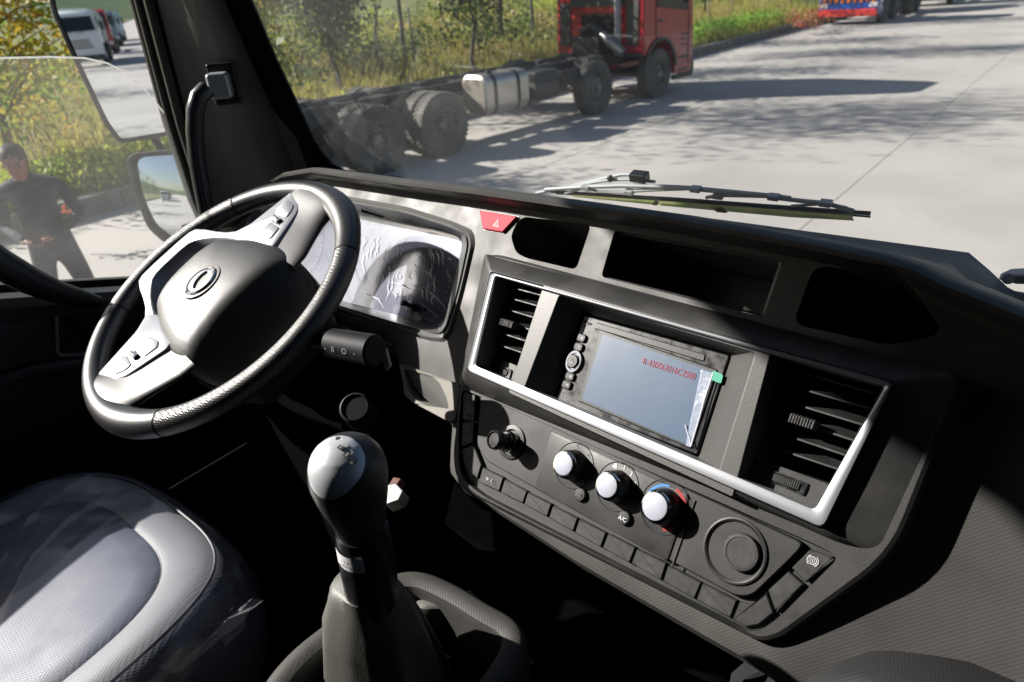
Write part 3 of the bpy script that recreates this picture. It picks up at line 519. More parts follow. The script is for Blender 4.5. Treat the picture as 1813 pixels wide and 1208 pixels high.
c = F(735, 545, -.044); e = F(711, 535, -.022); g = MB(); lathe(g, c, F.n, F.u, [(.0065, -.01), (.0065, .004), (.0045, .006), (.001, .006)], 24); g.tube([c, lerp(c, e, .6), e], [.0035, .0035, .0045], 14); g.build('reset_stem', PL_GL, cl)
tq = [F(x, y, -.042) for x, y in [(722, 545), (712, 562), (730, 572), (748, 566), (736, 548)]]; g = MB(); g.add(tq, [[0, 1, 2, 3, 4]]); g.build('torn_film_flap', film('torn_film', (.45, .55, .62), .2, 40, 1, .7), cl)
# moulded pocket right of the steering column
g = MB(); pk = [(706, 643), (815, 681), (806, 742), (797, 748), (733, 714), (716, 700), (713, 672)]
p0 = LP(pk, .004, .006, 5); p1 = LP([(714, 652), (768, 668), (785, 686), (795, 712), (792, 736), (736, 709), (722, 690)], .003, .008, 5); p2 = [p - F.n * .035 + F.v * .004 for p in small(p1, .8)]
g.loft([[p - F.n * .03 for p in p0], p0, p1, p2], True, False, True); g.build('moulded_pocket', BEIGE, dash, bevel=.001)
# panel under the cluster (the step the photo shows left of the stack)
ul = LP([(560, 548), (600, 556), (757, 607), (795, 614), (818, 520), (850, 530), (812, 672), (790, 667), (706, 641), (704, 622), (694, 611), (583, 571), (545, 556)], .002, .003, 3)
# knee bolster below and at the right
kb_st = [(.15, -.31, -.24, -.05), (.17, -.27, -.12, -.04), (.20, -.23, -.03, -.04), (.235, -.195, .0, -.03), (.27, -.165, .02, -.02), (.33, -.15, .045, 0), (.45, -.15, .06, 0), (.8, -.15, .06, 0), (1.45, -.15, .06, 0)]
g = MB(); rows = []
for u, v, w_, d in kb_st: rows.append([F.L(u, q, r_) for q, r_ in [(v + .06, -.10), (v + .03, -.04 + w_ * .3), (v + .008, w_ - .008), (v - .008, w_), (v - .03, w_ + .002), (v - .10, w_ - .02), (v - .20, w_ - .07), (v - .34, w_ - .16), (v - .34, -.4)]])
g.loft(rows); g.build('knee_bolster', mat('dark_dimpled_plastic', (.012, .012, .013), .6, spec=.35, bump=('dots', 420, .35, .0007)), dash, angle=60)
# lower left cover around the column
g = MB(); g.loft([[F.L(u, -.07, -.03), F.L(u, -.11, -.02), F.L(u, -.30, -.06), F.L(u, -.50, -.12), F.L(u, -.50, -.25), F.L(u, -.07, -.2)] for u in (-1.1, -.9, -.5, -.40)]); g.build('lower_cover', SHADE_BK, dash)
g = MB(); g.tube([F(x, y, .003) for x, y in [(583, 572), (640, 593), (695, 613)]], .0022, 8); g.build('cover_edge', PL_SM, dash)

# ------------------------------------------------------------------ steering column things
sc_ = thing('steering_column', 'black steering column shroud with a wiper stalk and ignition lock', 'steering column')
Cw = WH.T; dn = nrm(-WH.n + A(0, .25, 0)); g = MB(); g.tube([Cw - WH.n * .02, Cw + dn * .08, Cw + dn * .20, Cw + dn * .34, Cw + dn * .40 + A(0, .1, -.1), Cw + dn * .40 + A(0, .25, -.4)], [.05, .065, .085, .08, .06, .05], 24); g.build('column_shroud', SHADE_BK, sc_)
sa, sb = at_d(545, 600, .86), at_d(666, 622, .80); sd = nrm(sb - sa)
g = MB(); g.tube([sa, lerp(sa, sb, .35), lerp(sa, sb, .38), lerp(sa, sb, .97), sb], [.008, .012, .0185, .0195, .017], 24); stk = g.build('stalk', mat('navy_black_plastic', (.005, .006, .010), .6, spec=.25), sc_)
upq = nrm(A(0, -.35, 1) - sd * (A(0, -.35, 1) @ sd)); nv = nrm(np.cross(sd, upq)); 
if (EYE - sb) @ nv < 0: nv = -nv
for t_, s_ in ((.45, '-'), (.56, 'II'), (.72, 'O'), (.86, '-')): text(s_, .010, lerp(sa, sb, t_) + nrm(upq * .6 + nv) * .0195, sd, nrm(np.cross(nrm(upq * .6 + nv), sd)), GREYP, stk, 'stalk_print')
ci = at_d(628, 722, .86); axi = nrm(EYE - ci + A(-.3, 0, .2)); Xi = nrm(np.cross(axi, A(0, 0, 1))); g = MB(); lathe(g, ci, axi, Xi, [(.020, -.05), (.020, 0), (.017, .003), (.016, .001), (.006, .001)], 32); ig = g.build('ignition_lock', mat('dull_black_plastic', (.006, .006, .006), .7, spec=.2), sc_)
g = MB(); g.tube(circ(ci + axi * .002, Xi, np.cross(axi, Xi), .0175, 32) + [ci + axi * .002 + Xi * .0175], .0006, 5); g.build('lock_ring', mat('dull_grey_metal', (.05, .05, .05), .5, .5), ig)
g = MB(); pk_ = [at_d(x, y, .84) for x, y in [(672, 630), (682, 618), (690, 650), (683, 657)]]; g.loft([pk_, [p + A(0, .004, 0) for p in pk_]]); g.build('bracket', METAL, sc_)

# ------------------------------------------------------------------ steering wheel (local frame: u right, v up, n towards the driver)
sw_ = thing('steering_wheel', 'black leather steering wheel with silver spokes and round winged emblem', 'steering wheel')
def wl(x, y, z=0): return WH.L(x * mm, y * mm, z * mm)
RR = 208
def rimr(a):                                              # tube radius swells at the thumb rests
    d = min(abs((math.degrees(a) - 20 + 180) % 360 - 180), abs((math.degrees(a) - 160 + 180) % 360 - 180)); return 16.6 + 3.6 * math.exp(-(d / 17) ** 2)
def rim(a0, a1, m_, nm, seg=28, dr=0, inn=0):
    g = MB(); L = []; ks = max(3, int(abs(a1 - a0) / 3))
    for i in range(ks + 1):
        a = math.radians(a0 + (a1 - a0) * i / ks); r_ = rimr(a) + dr; d = A(math.cos(a), math.sin(a)); L.append([wl(d[0] * (RR + r_ * math.cos(t)), d[1] * (RR + r_ * math.cos(t)), r_ * .95 * math.sin(t)) for t in np.linspace(0, 2 * math.pi, seg, endpoint=False)])
    g.loft(L); return g.build(nm, m_, sw_, angle=60)
seams = [(-124, -56, PERF), (-54, 37, LEATH), (39, 131, PERF), (133, 234, LEATH)]
SE = [-128.7, -57.8, 38.3, 132.7]
rim(SE[0] + .5, SE[1] - .5, PERF, 'grip_section'); rim(SE[1] + .5, SE[2] - .5, LEATH, 'rim_section'); rim(SE[2] + .5, SE[3] - .5, PERF, 'grip_section'); rim(SE[3] + .5, SE[0] + 360 - .5, LEATH, 'rim_section')
for s_ in SE: rim(s_ - .8, s_ + .8, PADLINE, 'seam', 20, -.7)
# leather webs from the rim to the spoke ends (thumb rests)
for s in (-1, 1):
    secs = []
    for t, y0, y1, h in [(208, -76, 62, 14.5), (196, -70, 60, 14.5), (186, -62, 58, 13), (176, -54, 58, 11.5), (162, -40, 62, 9), (140, -20, 72, 7.5), (112, -5, 86, 7), (90, 0, 90, 6)]:
        y0 -= 4; cyy = (y0 + y1) / 2; hy = (y1 - y0) / 2
        secs.append([wl(s * t, cyy + hy * math.copysign(abs(math.cos(a)) ** .7, math.cos(a)), h * math.copysign(abs(math.sin(a)) ** .9, math.sin(a))) for a in np.linspace(0, 2 * math.pi, 28, endpoint=False)])
    g = MB(); g.loft(secs); g.build('thumb_rest', LEATH, sw_, angle=70)
# silver spoke frame
def sprism(name, pts, z0, z1, m_, r=6, ch=3., par=sw_):
    lp = rnd([wl(x, y, z1) for x, y in pts], r * mm, 5); g = MB(); i1 = inset(lp, WH.n, ch * mm); g.loft([[p - WH.n * (z1 - z0) * mm for p in lp], [p - WH.n * ch * mm for p in lp], [lerp(a, b, .45) - WH.n * ch * .35 * mm for a, b in zip(lp, i1)], i1]); return g.build(name, m_, par, angle=40)
for s in (-1, 1):
    sp = [(s * 188, -56), (s * 176, -10), (s * 160, 4), (s * 100, 26), (s * 84, 20), (s * 74, -60), (s * 84, -88), (s * 112, -70), (s * 150, -63)]
    sprism('spoke', sp, -6, 11, SILV2, 5)
    b1 = sprism('spoke_button', [(s * 172, -44), (s * 168, -17), (s * 158, -9), (s * 146, -6), (s * 142, -34), (s * 150, -46)], 9, 12.6, SILV2, 4, .8)
    sprism('spoke_button', [(s * 128, -28), (s * 126, 2), (s * 106, 7), (s * 100, -2), (s * 104, -30)], 9, 12.6, SILV2, 3, .8)
    sprism('rocker_slot', [(s * 141, -30), (s * 139, -8), (s * 130, -6), (s * 130, -29)], 9, 12.3, PADLINE, 1.5, .5)
    g = MB(); g.tube([wl(s * 136, -27, 13), wl(s * 134.5, -11, 13)], 4.2 * mm, 14); g.build('rocker', CHROME, sw_)
brk = [(-78, -108), (-62, -128), (-40, -160), (40, -160), (62, -128), (78, -108), (70, -140), (58, -194), (-58, -194), (-70, -140)]
g = MB()
oh = [(104, -70), (92, -84), (82, -104), (74, -132), (68, -160), (60, -184), (50, -191), (25, -193)]; ih = [(80, -62), (75, -78), (70, -96), (62, -118), (52, -138), (42, -154), (32, -161), (16, -163)]
oo = [(-x, y) for x, y in oh] + [(0, -193)] + oh[::-1]; ii = [(-x, y) for x, y in ih] + [(0, -163)] + ih[::-1]
g.loft([[wl(x, y, -6) for x, y in oo], [wl(x, y, 6) for x, y in oo], [wl(x * .975, y * .99, 10.2) for x, y in oo], [wl(x * 1.03, y * 1.01, 10.2) for x, y in ii], [wl(x, y, 8) for x, y in ii], [wl(x * .93, y * .95, -12) for x, y in ii]], False, False, False); g.build('lower_bracket', SILV2, sw_, bevel=.001)
# airbag cover: domed pentagon
padp = [(-66, -90), (-36, -99), (36, -99), (66, -90), (94, -28), (107, 32), (100, 88), (66, 126), (-66, 126), (-100, 88), (-107, 32), (-94, -28)]
lp2 = rnd([A(x, y) for x, y in padp], 14, 5)
lp2 = [lerp(lp2[i], lp2[(i + 1) % len(lp2)], j / 3) for i in range(len(lp2)) for j in range(3)]; cen = A(0, 8.)
g = MB(); prof_ = [(1.0, -30), (1.0, 2), (.985, 11), (.95, 18), (.90, 21.5), (.83, 24), (.75, 26), (.65, 27.5), (.55, 28.5), (.43, 29.2), (.30, 29.6), (.2, 29.8), (.10, 29.9), (.03, 30)]
prof_ = [(float(k_), float(np.interp(-k_, [-q[0] for q in prof_[1:]], [q[1] for q in prof_[1:]]))) for k_ in np.concatenate([[1.0, .992, .985, .97, .95, .925], np.linspace(.9, .03, 46)])]; prof_ = [(1.0, -30)] + prof_
YR = 66.
def domez(x, y, z): return z + 2 - .02 * y - (1.1 * (math.sqrt((y - YR) ** 2 + 160) + (y - YR)) / 2) - .0012 * (x + 10) ** 2
g.loft([[wl(*(cen + (p - cen) * k_), domez(*(cen + (p - cen) * k_), z)) for p in lp2] for k_, z in prof_]); g.build('airbag_cover', PAD, sw_, angle=60)
g = MB(); g.loft([[wl(*(cen + (p - cen) * k_), z + min(0, domez(*p, 0)) ) for p in lp2] for k_, z in ((1.012, -30), (1.012, 2))]); g.build('cover_gap', PADLINE, sw_)
# emblem
ec = A(3, -3.); g = MB(); ez = 31.2
g.loft([[wl(ec[0] + r_ * math.cos(a), ec[1] + r_ * .93 * math.sin(a), z) for a in np.linspace(0, 2 * math.pi, 48, endpoint=False)] for r_, z in ((31, ez - 2), (30, ez + .8), (26.5, ez + 1.0), (25.5, ez + .2), (1, ez + .2))]); eb = g.build('emblem_base', PAD, sw_)
g = MB(); R1 = [wl(ec[0] + 23 * math.cos(a), ec[1] + 21.5 * math.sin(a), ez + 2) for a in np.linspace(0, 2 * math.pi, 49)]; g.tube(R1, 1.7 * mm, 10); g.build('emblem_ring', CHROME, eb)
def wing(s):
    a = np.radians(np.linspace(20, 200, 24)); L1 = []; L2 = []
    for i, t in enumerate(a):
        f_ = i / 23; w_ = 1.2 + 8.5 * math.sin(f_ * math.pi) ** .8; rr0 = 20.0
        L1.append(wl(ec[0] + s * rr0 * math.cos(t), ec[1] + s * rr0 * .93 * math.sin(t), ez + 2.6)); q = rr0 - w_
        L2.append(wl(ec[0] + s * q * math.cos(t + .25 * f_), ec[1] + s * q * .93 * math.sin(t + .25 * f_), ez + 3.2))
    return [L1, L2]
for s in (1, -1):
    g = MB(); L1, L2 = wing(s); g.loft([[p - WH.n * .002 for p in L1], L1, L2, [p - WH.n * .003 for p in L2]], False, False, False); g.build('emblem_wing', SILV2, eb)

# ------------------------------------------------------------------ gear lever, console, handbrake valve
gl = thing('gear_lever', 'gear lever with silver capped black knob rising from a leather gaiter', 'gear lever')
Kb = W(-.402, .250, -.408); ax = nrm(A(-.01, .02, 1)); Xk = nrm(A(1, 0, 0) - ax * ax[0]); Yk = np.cross(ax, Xk)
kp = [(0, 19.5, 20.5, 0), (10, 20.5, 22, 0), (22, 22.5, 25, .5), (36, 25.5, 29, 1.5), (50, 28.5, 32, 2.5), (62, 29.8, 33.5, 3), (72, 29, 32.5, 3.5), (80, 26.5, 29.5, 4), (87, 22, 24.5, 4.5), (92, 16, 18, 5), (95.2, 9, 10.5, 5), (96.2, 2, 2, 5)]
# resample densely
hs = np.concatenate([np.linspace(0, 62, 28), 62 + 34.2 * np.sin(np.linspace(0.04, math.pi / 2, 34))]); kpA = np.array(kp)
def cr(h): 
    j = np.searchsorted(kpA[:, 0], h) - 1; j = max(0, min(len(kpA) - 2, j)); t = (h - kpA[j, 0]) / (kpA[j + 1, 0] - kpA[j, 0]); 
    p0_, p1_, p2_, p3_ = [kpA[max(0, min(len(kpA) - 1, q))] for q in (j - 1, j, j + 1, j + 2)]
    return .5 * ((2 * p1_) + (-p0_ + p2_) * t + (2 * p0_ - 5 * p1_ + 4 * p2_ - p3_) * t * t + (-p0_ + 3 * p1_ - 3 * p2_ + p3_) * t ** 3)[1:]
SG = 96; ringsK = []
capdir = nrm(A(.02, -.80, 1.0))
for h in hs:
    rx_, ry_, o_ = cr(h); ringsK.append([Kb + ax * h * mm + Xk * (max(rx_, .3) * math.cos(a) - o_ * .6) * mm + Yk * (max(ry_, .3) * math.sin(a) - o_ * .3) * mm for a in np.linspace(0, 2 * math.pi, SG, endpoint=False)])
g = MB(); g.loft(ringsK); g.build('knob', mat('knob_leather', (.018, .018, .019), .38, bump=('noise', 700, .3, .0007)), gl, angle=80)
Kc = Kb + ax * .058
e1 = nrm(np.cross(A(0, 0, 1), capdir)); e2 = np.cross(capdir, e1)
def capP(a, b):                                         # point on the knob along a direction (for the inlay)
    d = nrm(capdir + e1 * a + e2 * b); best = None
    return d
from mathutils.bvhtree import BVHTree
bv_ = BVHTree.FromPolygons([Vector(p) for r_ in ringsK for p in r_], [(i * SG + j, i * SG + (j + 1) % SG, (i + 1) * SG + (j + 1) % SG, (i + 1) * SG + j) for i in range(len(ringsK) - 1) for j in range(SG)])
def surf(a, b, lift=.0006):
    d = nrm(capdir + e1 * a + e2 * b); h_ = bv_.ray_cast(Vector(Kc + d * .2), Vector(-d), 1.)
    if h_[0] is None: print('MISS', a, b, Kc, d, ringsK[0][0], ringsK[-1][0], ringsK[30][:2]); return Kc + d * .03
    return np.array(h_[0]) + np.array(h_[1]) * (lift if h_[1].dot(Vector(d)) > 0 else -lift)
g = MB(); LL = []
for k_ in np.linspace(1, .02, 14): LL.append([surf(k_ * (.92 * math.cos(t)) * (1 + .24 * math.sin(t)) + .40, k_ * (1.10 * math.sin(t)) + .10, .0012 if k_ < .97 else -.0008) for t in np.linspace(0, 2 * math.pi, 56, endpoint=False)])
g.loft(LL, True, False, True); ins = g.build('silver_cap', mat('silver_cap_paint', (.62, .64, .68), .38, .35), gl, angle=60)
for a, b, s_ in ((.16, .52, '1'), (.40, .46, '2'), (.64, .38, 'R')):
    P = surf(a, b, .0016); n_ = nrm(P - Kc); X_ = nrm(e1 - n_ * (e1 @ n_)); Y_ = np.cross(n_, X_); g = MB(); g.box(P - n_ * .0002, (.0048, .0040, .0006), X_, Y_, n_); bl = g.build('gear_mark', DARKP, ins); text(s_, .0038, P + n_ * .0002, X_, Y_, WHITE, ins, 'gear_number', .0002)
    P = surf(a + .03, b + .17, .0016); g = MB(); P = P - n_ * .0004; g.box(P, (.0040, .0006, .0004), X_, Y_, n_); g.box(P - X_ * .0022 - Y_ * .001, (.0005, .0030, .0004), X_, Y_, n_); g.box(P + X_ * .0022 - Y_ * .001, (.0005, .0030, .0004), X_, Y_, n_); g.build('gear_mark', GREYP, ins)
P = surf(.36, .08, .0016); n_ = nrm(P - Kc); X_ = nrm(e1 - n_ * (e1 @ n_)); Y_ = np.cross(n_, X_); text('N', .004, P - n_ * .0004, X_, Y_, DARKP, ins, 'gear_number', .0002)
Sb = W(-.408, .247, -.535); g = MB(); g.tube([Kb + A(0, 0, .004), lerp(Kb, Sb, .3), Sb], [.0225, .0245, .0235], 32); g.build('sleeve', PL_GL, gl)
# sticker wrapped round the sleeve
stc = lerp(Kb, Sb, .12); dd = nrm(Kb - Sb); va = nrm(ray(600, 950) * -1); X_ = nrm(np.cross(dd, va)); Y2 = np.cross(X_, dd)
g = MB(); L = []
for h_ in (-.008, .008): L.append([stc + dd * h_ + .0243 * (math.cos(t) * X_ + math.sin(t) * Y2) for t in np.radians(np.linspace(100, 190, 18))])
g.loft(L, False, False, False); stk2 = g.build('sticker', STICK, gl)
for hh, s_ in ((.0022, 'S E A'), (-.003, '1807 H077')):
    t = math.radians(140); nn_ = math.cos(t) * X_ + math.sin(t) * Y2; tt = nrm(np.cross(dd, nn_)); text(s_, .0042, stc + dd * hh + nn_ * .0243, tt if tt @ _r2 > 0 else -tt, dd if tt @ _r2 > 0 else dd, DARKP, stk2, 'sticker_print', .0007)
# gaiter: crumpled leather funnel
g = MB(); L = []; SG = 72
for i, (px_, py_, dpt, rx_, ry_, fold) in enumerate([(645, 1030, .625, .028, .026, .0), (648, 1048, .635, .034, .030, .0015), (655, 1075, .65, .043, .038, .003), (668, 1110, .665, .048, .045, .005), (685, 1160, .69, .054, .052, .007), (700, 1215, .715, .060, .058, .006), (712, 1270, .74, .075, .075, .004), (720, 1310, .76, .095, .09, .002)]):
    c = at_d(px_, py_, dpt); L.append([c + A((rx_ + 1.3 * fold * math.sin(4 * a + i * .7) + fold * .7 * math.sin(9 * a + i * 1.3)) * math.copysign(abs(math.cos(a)) ** .75, math.cos(a)), (ry_ + fold * math.cos(3 * a)) * math.copysign(abs(math.sin(a)) ** .75, math.sin(a)), 0) for a in np.linspace(0, 2 * math.pi, SG, endpoint=False)])
g.loft(L); g.build('gaiter', BOOT, gl, angle=80)
# console with raised tray rim
cn = thing('centre_console', 'dimpled dark console tray rim curving round the gear lever', 'console')
tr = [(455, 1260), (490, 1200), (535, 1150), (600, 1098), (650, 1052), (700, 1024), (745, 1022), (800, 1045), (855, 1078), (900, 1105), (913, 1135), (896, 1175), (860, 1225), (800, 1290)]
tp = [at_z(x, y, Z0 - .575) for x, y in tr]
def smooth_path(P, k=4):
    out = []; n = len(P)
    for i in range(n - 1):
        p0_, p1_, p2_, p3_ = P[max(0, i - 1)], P[i], P[i + 1], P[min(n - 1, i + 2)]
        for j in range(k): t = j / k; out.append(.5 * ((2 * p1_) + (-p0_ + p2_) * t + (2 * p0_ - 5 * p1_ + 4 * p2_ - p3_) * t * t + (-p0_ + 3 * p1_ - 3 * p2_ + p3_) * t ** 3))
    return out + [P[-1]]
sp_ = smooth_path(tp); g = MB(); L = []
for i, p in enumerate(sp_):
    t = nrm(sp_[min(i + 1, len(sp_) - 1)] - sp_[max(0, i - 1)]); s_ = np.cross(A(0, 0, 1), t); L.append([p + s_ * a + A(0, 0, b) for a, b in [(-.016, -.09), (-.016, -.010), (-.013, -.002), (-.006, .001), (.004, .001), (.010, -.004), (.012, -.014), (.012, -.09)]])
g.loft(L); g.build('tray_rim', PL_GRAIN, cn, angle=40)
g = MB(); g.bb(-.54, -.20, -.10, .40, Z0 - .86, Z0 - .70); g.build('tray_floor', SHADE_BK, cn, bevel=.01)
g = MB(); g.bb(-.58, .10, -.30, .60, Z0 - 1.30, Z0 - .80); g.build('engine_cover', SHADE_BK, cn, bevel=.03)
rag = MB(); cp_ = [at_z(x, y, Z0 - .60) for x, y in [(712, 1062), (745, 1070), (810, 1076), (840, 1082), (820, 1092), (760, 1092), (722, 1095)]]; ce = sum(cp_) / len(cp_) + A(0, 0, .012)
rag.loft([[p + A(0, 0, -.03) for p in cp_], cp_, [lerp(p, ce, .35) + A(0, 0, .006) for p in cp_], [lerp(p, ce, .8) + A(0, 0, .002) for p in cp_]]); rag.build('gaiter_flap', BOOT, cn, sub=1)
rg2 = MB(); cp_ = [at_z(x, y, Z0 - .61) for x, y in [(866, 1126), (900, 1135), (884, 1158)]]; rg2.loft([[p - A(0, 0, .02) for p in cp_], cp_]); rg2.build('gaiter_flap', BOOT, cn)
hv = thing('brake_valve', 'small metal lever block with a red tip beside the gear knob', 'brake valve')
P = at_d(690, 873, .72); g = MB(); nb = nrm(A(-.1, -.4, 1)); Xb = nrm(A(1, .2, 0)); Xb = nrm(Xb - nb * (Xb @ nb)); Yb = np.cross(nb, Xb)
q = [P + Xb * a + Yb * b for a, b in [(-.012, -.006), (.004, -.013), (.016, -.005), (.015, .006), (.0, .013), (-.012, .008)]]; g.loft([[p - nb * .016 for p in q], q]); g.build('lever_block', METAL, hv, bevel=.0015)
g = MB(); g.box(at_d(700, 864, .735), (.012, .02, .012), Xb, Yb, nb); g.build('red_tip', mat('dull_red', (.10, .02, .012), .6), hv, bevel=.002)
g = MB(); g.tube([P - nb * .01, P - nb * .09 + A(.005, .01, 0), P - nb * .32 + A(.01, .03, 0)], [.011, .014, .03], 14); g.build('valve_stem', SHADE_BK, hv)
g = MB(); g.tube([at_d(672, 895, .715), at_d(668, 915, .72), at_d(676, 950, .72)], .002, 8); g.build('cable', METAL, hv)

# ------------------------------------------------------------------ driver's seat
seat = thing('driver_seat', 'blue grey cloth driver seat still wrapped in clear plastic film', 'seat')
def superr(cx_, cy_, a, b, z, n=3.2, k=72, skew=0):
    return [W(cx_ + a * math.copysign(abs(math.cos(t)) ** (2 / n), math.cos(t)), cy_ + b * math.copysign(abs(math.sin(t)) ** (2 / n), math.sin(t)), z) for t in np.linspace(0, 2 * math.pi, k, endpoint=False)]
SX, SY = -.955, .03
def cushion(z, k_): return superr(SX, SY, .275 * k_[0], .285 * k_[1], z)
def zt(p):                                               # cushion crown and side rolls
    x, y = (p[0] - SX) / .27, (p[1] - SY) / .285; return A(0, 0, .018 * abs(x) ** 2.5 - .035 * max(0, y) ** 3 + .14 * (p[1] - .24))
g = MB(); L = []
for z, a in [(-.86, .96), (-.82, 1.0), (-.76, 1.02), (-.72, 1.01), (-.695, .985), (-.675, .94), (-.665, .88)]: L.append([p + (zt(p) if z > -.74 else 0) for p in cushion(z, (a, a))])
g.loft(L, cap1=False); g.build('cushion_side', FABRIC, seat, angle=70)
g = MB(); L = []
for z, a in [(-.666, .885), (-.658, .84), (-.655, .78), (-.656, .70), (-.660, .665)]: L.append([p + zt(p) for p in cushion(z, (a, a))])
g.loft(L, True, False, False); g.build('bolster_panel', FABR2, seat, angle=70)
g = MB(); L = []
for z, a in [(-.660, .665), (-.655, .64), (-.653, .55), (-.655, .3), (-.656, .05)]: L.append([p + zt(p) for p in cushion(z, (a, a))])
g.loft(L, cap0=False); g.build('cushion_top', FABRIC, seat, angle=70)
g = MB(); g.tube([p + zt(p) + A(0, 0, .001) for p in cushion(-.662, (.885, .885))] + [cushion(-.662, (.885, .885))[0] + zt(cushion(-.662, (.885, .885))[0])], .0022, 6); g.tube([p + zt(p) + A(0, 0, -.001) for p in cushion(-.660, (.668, .668))] + [cushion(-.660, (.668, .668))[0] + zt(cushion(-.660, (.668, .668))[0])], .0018, 6); g.build('piping', mat('grey_piping', (.05, .055, .07), .5), seat)
def wv(p):
    x, y = p[0] - SX, p[1] - SY; return A(0, 0, .0009 * math.sin(31 * x + 17 * y + 2.2 * math.sin(23 * y)) + .0007 * math.sin(57 * y - 21 * x + 3 * math.sin(14 * x)) + .0006 * abs(math.sin(44 * x + 30 * y + 2 * math.sin(16 * y))) ** 9 + .0006 * abs(math.sin(25 * x - 38 * y)) ** 11)
g = MB(); L = []
for z, a in [(-.72, 1.03), (-.692, 1.005), (-.668, .96), (-.655, .89)] + [(-.6485 + .002 * t, .85 * (1 - t) + .02 * t) for t in np.linspace(0, 1, 34)]:
    L.append([p + zt(p) + wv(p) for p in superr(SX, SY, .275 * a, .285 * a, z, k=160)])
g.loft(L, cap0=False); SFILM = film('clear_seat_film', (.34, .40, .54), .22, 30, .06, .03); g.build('plastic_film', SFILM, seat, angle=70)
g = MB(); rs = np.random.RandomState(4)
g = MB(); n1, n2 = 16, 6; VV = []
for i in range(n1):
    for j in range(n2):
        a_ = math.radians(62 - 84 * i / (n1 - 1)); kx = .90 + .028 * j; p = W(SX + .275 * kx * math.copysign(abs(math.cos(a_)) ** .625, math.cos(a_)), SY + .285 * kx * math.copysign(abs(math.sin(a_)) ** .625, math.sin(a_)), -.648 - .012 * j ** 1.3); VV.append(p + zt(p) + rs.randn(3) * A(.0035, .0035, .0035))
g.add(VV, [t_ for i in range(n1 - 1) for j in range(n2 - 1) for t_ in ([i * n2 + j, i * n2 + j + 1, (i + 1) * n2 + j + 1], [i * n2 + j, (i + 1) * n2 + j + 1, (i + 1) * n2 + j])]); g.build('crinkled_film', SFILM, seat, smooth=False)
g = MB(); L = []
for z, a, b, dy in [(-.70, .24, .05, 0), (-.60, .26, .06, -.01), (-.3, .26, .06, -.07), (0, .24, .05, -.12), (.12, .18, .04, -.14)]: L.append([p for p in superr(SX, -.34 + dy, a, b, z)])
g.loft(L); g.build('backrest', FABRIC, seat, angle=70)
g = MB(); L = []
for i, (px_, py_, dz) in enumerate([(448, 1070, 0), (425, 1092, .004), (405, 1110, -.003), (380, 1135, .003), (340, 1165, 0), (300, 1200, .002)]):
    c = at_z(px_, py_, Z0 - .70); L.append([c + A(.012, .01, .006 + dz), c + A(.004, .0, .014 - dz), c + A(-.002, -.01, .006 + dz), c + A(.006, -.02, -.02)])
g.loft(L, False, False, False); g.build('plastic_film', film('seat_film', (.75, .78, .85), .08, 90, .8, .28), seat, smooth=False)
fs = SFILM.node_tree; gl_ = fs.nodes.new('ShaderNodeBsdfGlossy'); gl_.inputs['Roughness'].default_value = .13; fr_ = thin_fresnel(fs, 1.42); m2_ = fs.nodes.new('ShaderNodeMixShader'); o_ = fs.nodes['Material Output']; pv = o_.inputs[0].links[0].from_socket
fs.links.new(fr_.outputs[0], m2_.inputs[0]); fs.links.new(pv, m2_.inputs[1]); fs.links.new(gl_.outputs[0], m2_.inputs[2]); fs.links.new(m2_.outputs[0], o_.inputs[0]); fs.links.new([n_ for n_ in fs.nodes if n_.type == 'BUMP'][0].outputs[0], gl_.inputs['Normal'])
g = MB(); g.bb(SX - .2, SX + .2, -.25, .2, Z0 - 1.30, Z0 - .86); g.build('seat_base', PL_DK, seat, bevel=.02)
# ledge line behind the seat (lower door sill strip)
g = MB(); g.tube([at_d(300, 866, 1.15), at_d(437, 785, 1.18)], .0018, 6); st_ = g.build('floor_edge_strip', METAL, cn)

# ------------------------------------------------------------------ wipers
WO = -.035
def wp(x, y, o=0.): return WS(x, y, WO + o)
def poly_on(mb, pts, o, th=.004): lp = [wp(x, y, o) for x, y in pts]; mb.loft([lp, [p - WS.n * th for p in lp]])
wi = thing('windscreen_wiper', 'parked black windscreen wiper with a long green leaf caught under its blade', 'wiper', group='windscreen wipers')
g = MB(); g.tube([wp(x, y) for x, y in [(975, 339), (1060, 345), (1200, 353), (1360, 365), (1541, 378)]], .0026, 8); g.tube([wp(x, y, -.003) for x, y in [(985, 343), (1200, 357), (1541, 384)]], .0013, 6); g.build('blade', RUBBER, wi)
g = MB(); GW = mat('grey_wiper_metal', (.50, .51, .53), .45, .1)
for path, r_ in ([(965, 336), (1038, 331), (1100, 329), (1150, 330), (1215, 333), (1290, 340), (1370, 348), (1400, 352)], .0036), ([(1110, 339), (1160, 336), (1220, 334)], .0028), ([(1250, 350), (1275, 346), (1370, 348)], .0026), ([(1370, 350), (1420, 356), (1462, 360), (1512, 374)], .003), ([(1000, 343), (1038, 332), (1060, 340), (1115, 341)], .0022), ([(1400, 365), (1462, 361), (1500, 368)], .002): g.tube([wp(x, y, .006) for x, y in path], r_, 8)
for x, y in [(1038, 332), (1114, 340), (1272, 347), (1370, 349), (1462, 360), (1232, 335)]: g.box(wp(x, y, .008), (.014, .0065, .010), WS.u, WS.v, WS.n)
g.build('yoke', GW, wi, bevel=.0008)
g = MB(); g.tube([wp(x, y, -.012) for x, y in [(950, 342), (1010, 330), (1070, 316), (1100, 309), (1135, 309)]], .0032, 8); g.tube([wp(x, y, -.004) for x, y in [(975, 336), (1030, 327), (1078, 319), (1110, 318), (1160, 322)]], .0024, 8); g.build('arm', GW, wi)
